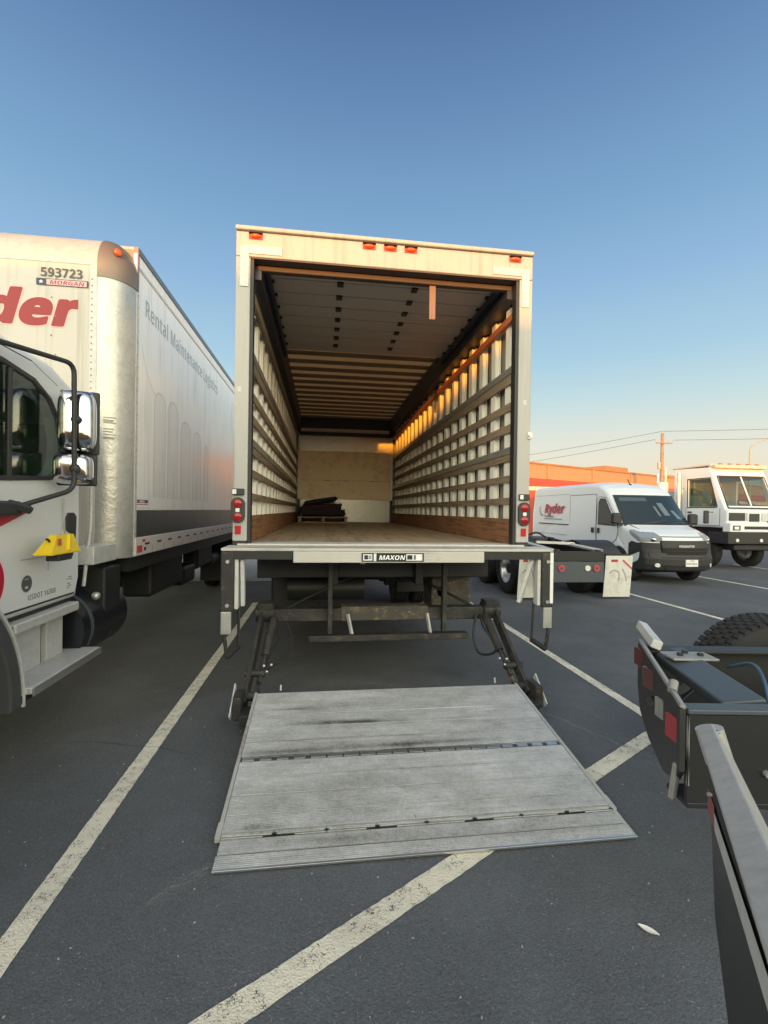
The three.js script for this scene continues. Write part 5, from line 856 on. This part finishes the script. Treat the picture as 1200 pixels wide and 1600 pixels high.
  part('air_cleaner', [rod([11.55, 1.95, -14.5], [11.55, 2.45, -14.5], .16, .16, 24)], M.clearLens, T);
  part('cab_mirror', [bx([11.5, 11.66], [1.1, 1.5], [-12.75, -12.68], .03), rod([11.85, 1.45, -12.75], [11.58, 1.45, -12.72], .012)], M.plastic, T);
  wheel(T, 12.15, .22, -13.3, -1, M.galvDull); wheel(T, 13.6, .22, -13.3, 1, M.galvDull);
  part('chassis', bx([12.4, 13.4], [.55, .95], [-19, -12.8]), M.black, T);
  part('rear_body', bx([12.0, 13.75], [1.0, 2.2], [-19, -14.9], .03), M.vanWhite, T);
  for (const x of [12.1, 13.9]) wheel(T, x, .22, -17.8, x < 13 ? -1 : 1, M.galvDull);
}
// ---------------------------------------------------------------- far side of the yard
const c2w = (lat, dep) => [Math.cos(YAW) * lat + Math.sin(YAW) * dep, Math.sin(YAW) * lat - Math.cos(YAW) * dep];
{
  const a = c2w(2, 25.6), b = c2w(46, 54.6), ang = Math.atan2(-(b[1] - a[1]), b[0] - a[0]), L = Math.hypot(b[0] - a[0], b[1] - a[1]);
  const T = thing('long_building', 'long low sunlit tan building with red bands far behind the van', 'building', [a[0], 0, a[1]]);
  T.rotation.y = ang; origins.set(T, V(0, 0, 0));                    // parts run along +x from the left end, front face at z = 0
  part('wall', bx([0, L], [0, 4.9], [-9, 0]), M.stucco, T);
  part('parapet_cap', bx([-.05, L + .05], [4.9, 5.02], [-9, .08], .02), M.stuccoTrim, T);
  part('red_band', bx([0, L], [3.25, 3.95], [.001, .06]), M.redBand, T);
  part('pale_band', bx([0, L], [2.9, 3.24], [.001, .09]), M.cream, T);
  part('lower_wall', bx([0, L], [0, 2.88], [.001, .03]), M.redBand, T);
  for (let k = 0; k < 12; k++) { const x = 2 + k * 4.2; const w = part('roller_door', bx([x, x + 2.6], [0, 2.7], [.031, .06]), M.stuccoTrim, T); part('door_frame', [bx([x - .1, x], [0, 2.8], [.03, .1]), bx([x + 2.6, x + 2.7], [0, 2.8], [.03, .1])], M.greyPaint, w); }
  for (const [x, w, h] of [[8.4, 1.6, .35], [19.5, 3.2, .5], [30, 1.2, .3], [34, 2, .4]]) part('roof_unit', bx([x, x + w], [5.02, 5.02 + h], [-3, -1], .03), M.stuccoTrim, T);
  for (let k = 0; k < 9; k++) part('pilaster', bx([k * 5.2 + .4, k * 5.2 + .7], [3.96, 4.88], [.001, .1]), M.stucco, T);
}
{
  const [x, z] = c2w(8.1, 23), T = thing('freight_container', 'red container with pale top edge standing behind the van', 'container', [x + .6, 0, z]);
  part('container_wall', bx([x - 2.6, x + 2.4], [.2, 2.75], [z - 2.4, z], .02), M.redBand, T);
  part('top_rail', bx([x - 2.64, x + 2.44], [2.751, 2.95], [z - 2.44, z + .04], .02), M.cream, T);
  for (let k = 0; k < 16; k++) part('wall_rib', bx([x - 2.5 + k * .3, x - 2.36 + k * .3], [.3, 2.7], [z + .001, z + .035], .006), M.redBand, T);
  part('skid', [bx([x - 2.5, x - 2.2], [0, .2], [z - 2.3, z - .1]), bx([x + 2, x + 2.3], [0, .2], [z - 2.3, z - .1])], M.black, T);
}
{
  const D = 33, [x, z] = c2w((1033 - 600) / 724.6 * D, D), T = thing('utility_pole', 'tall wooden utility pole with crossarm rising behind the van', 'utility pole', [x, 0, z]);
  part('pole', rod([x, 0, z], [x, 7.45, z], .14, .10, 14), M.poleWood, T);
  const ca = part('crossarm', bx([x - .6, x + .6], [6.68, 6.76], [z + .12, z + .2], .01), M.poleWood, T);
  for (const d of [-.68, -.3, .3, .68]) part('insulator', rod([x + d, 6.78, z + .18], [x + d, 6.95, z + .18], .04, .03), M.greyPaint, ca);
  part('transformer', [rod([x - .3, 4.9, z + .1], [x - .3, 5.35, z + .1], .12, .12, 16)], M.greyPaint, T);
  part('riser_conduit', rod([x + .18, 0, z + .15], [x + .18, 5.0, z + .15], .07), M.cream, T);
  part('top_insulator', rod([x, 7.45, z], [x, 7.62, z], .04, .03), M.greyPaint, T);
  const sag = (p, q, s) => pipe([0, .15, .3, .5, .7, .85, 1].map((t) => [p[0] + (q[0] - p[0]) * t, p[1] + (q[1] - p[1]) * t - 4 * s * t * (1 - t), p[2] + (q[2] - p[2]) * t]), .014, 40, 5);
  const wr = (p, q, s, label) => { const g = metric(sag(p, q, s)); g.translate(-p[0], -p[1], -p[2]); const m = new THREE.Mesh(g, M.wire); m.name = numbered('power_line'); m.position.set(...p); scene.add(m); tag(m, label, 'power line', 'wires strung from the utility pole'); };
  wr([x, 7.58, z], [x + 34, 9.6, z + 10], .5, 'top wire running right from the pole head'); wr([x + .68, 6.95, z + .18], [x + 34, 8.9, z + 10], .5, 'wire running right from the crossarm just below the top wire');
  wr([x, 7.58, z], [x - 30, 5.2, z - 22], .9, 'top wire running left and down from the pole head'); wr([x - .68, 6.95, z + .18], [x - 30, 4.4, z - 22], .9, 'lower wire running left and down from the crossarm');
}
{
  const D = 38, [x, z] = c2w((1170.5 - 600) / 724.6 * D, D), T = thing('street_lamp', 'grey street lamp with long curved arm at the right edge', 'street lamp', [x, 0, z]);
  part('post', rod([x, 0, z], [x, 7.1, z], .11, .075, 12), M.greyPaint, T);
  part('arm', pipe([[x, 7.0, z], [x + .12, 7.35, z + .05], [x + .9, 7.85, z + .2], [x + 2.2, 8.15, z + .5]], .06, 24, 8), M.greyPaint, T);
  part('lamp_head', bx([x + 2.1, x + 2.9], [8.08, 8.24], [z + .38, z + .62], .05), M.greyPaint, T);
}
{
  const [x, z] = c2w(22.6, 27), T = thing('hedge_bush', 'dark leafy bush at the right edge beside the cabover truck', 'bush', [x, 0, z]);
  const pos = []; for (let k = 0; k < 2600; k++) { const a = rr(0, 6.283), u = Math.cbrt(rnd()), e = Math.acos(rr(-.3, 1)); const p = V(x + 1.3 * u * Math.sin(e) * Math.cos(a), 1.0 + 1.1 * u * Math.cos(e), z + 1.3 * u * Math.sin(e) * Math.sin(a)); for (let j = 0; j < 3; j++) pos.push(p.x + rr(-.12, .12), p.y + rr(-.12, .12), p.z + rr(-.12, .12)); }
  const g = new THREE.BufferGeometry(); g.setAttribute('position', new THREE.Float32BufferAttribute(pos, 3)); g.computeVertexNormals(); g.setAttribute('uv', new THREE.Float32BufferAttribute(new Array(pos.length / 3 * 2).fill(0), 2));
  part('foliage', g, M.leaf, T); part('stem', [rod([x, 0, z], [x, 1.2, z], .07, .03), rod([x, .4, z], [x + .5, 1.4, z + .2], .04, .02), rod([x, .4, z], [x - .5, 1.3, z + .1], .04, .02)], M.poleWood, T);
}
{
  const g = new THREE.PlaneGeometry(.03, .075, 4, 6).rotateX(-Math.PI / 2), p = g.attributes.position;
  for (let i = 0; i < p.count; i++) { const z = p.getZ(i), x = p.getX(i), k = 1 - (Math.abs(z) / .0375) ** 2 * .85; p.setX(i, x * k); p.setY(i, .004 + .25 * x * x / .015 + .9 * z * z); }
  g.computeVertexNormals(); const m = new THREE.Mesh(g, M.paper); m.name = 'paper_scrap'; m.position.set(1.30, .004, -1.67); m.rotation.y = .75; scene.add(m); tag(m, 'small white paper scrap lying on the asphalt near the right edge', 'litter'); m.castShadow = true;
  const pg = new THREE.DodecahedronGeometry(.008, 0);
  const peb = []; for (let k = 0; k < 140; k++) peb.push(pg.clone().scale(rr(.3, .9), rr(.2, .5), rr(.3, .9)).rotateY(rr(0, 6)).translate(rr(-2, 3), .002, rr(-4, -.9)));
  const gm = new THREE.Mesh(metric(mergeGeometries(peb)), std({ color: rgb(.3, .29, .27), roughness: .9 })); gm.name = 'gravel'; gm.userData.kind = 'stuff'; gm.userData.label = 'tiny pale pebbles scattered over the asphalt'; scene.add(gm);
}
// unseen block behind the viewer, its stepped top set to shade the yard
{
  const T = thing('unseen_shade_block', 'unseen long block behind the viewer, placed to shade the yard', 'building', [-10, 0, 18]);
  part('wall', bx([-60, -7.0], [0, 4.80], [16, 24], .02), M.stucco, T); part('wall', bx([-6.99, 2.3], [0, 4.30], [16, 24], .02), M.stucco, T); part('wall', bx([2.31, 60], [0, 3.55], [16, 24], .02), M.stucco, T);
}
renderer.render(scene, camera);
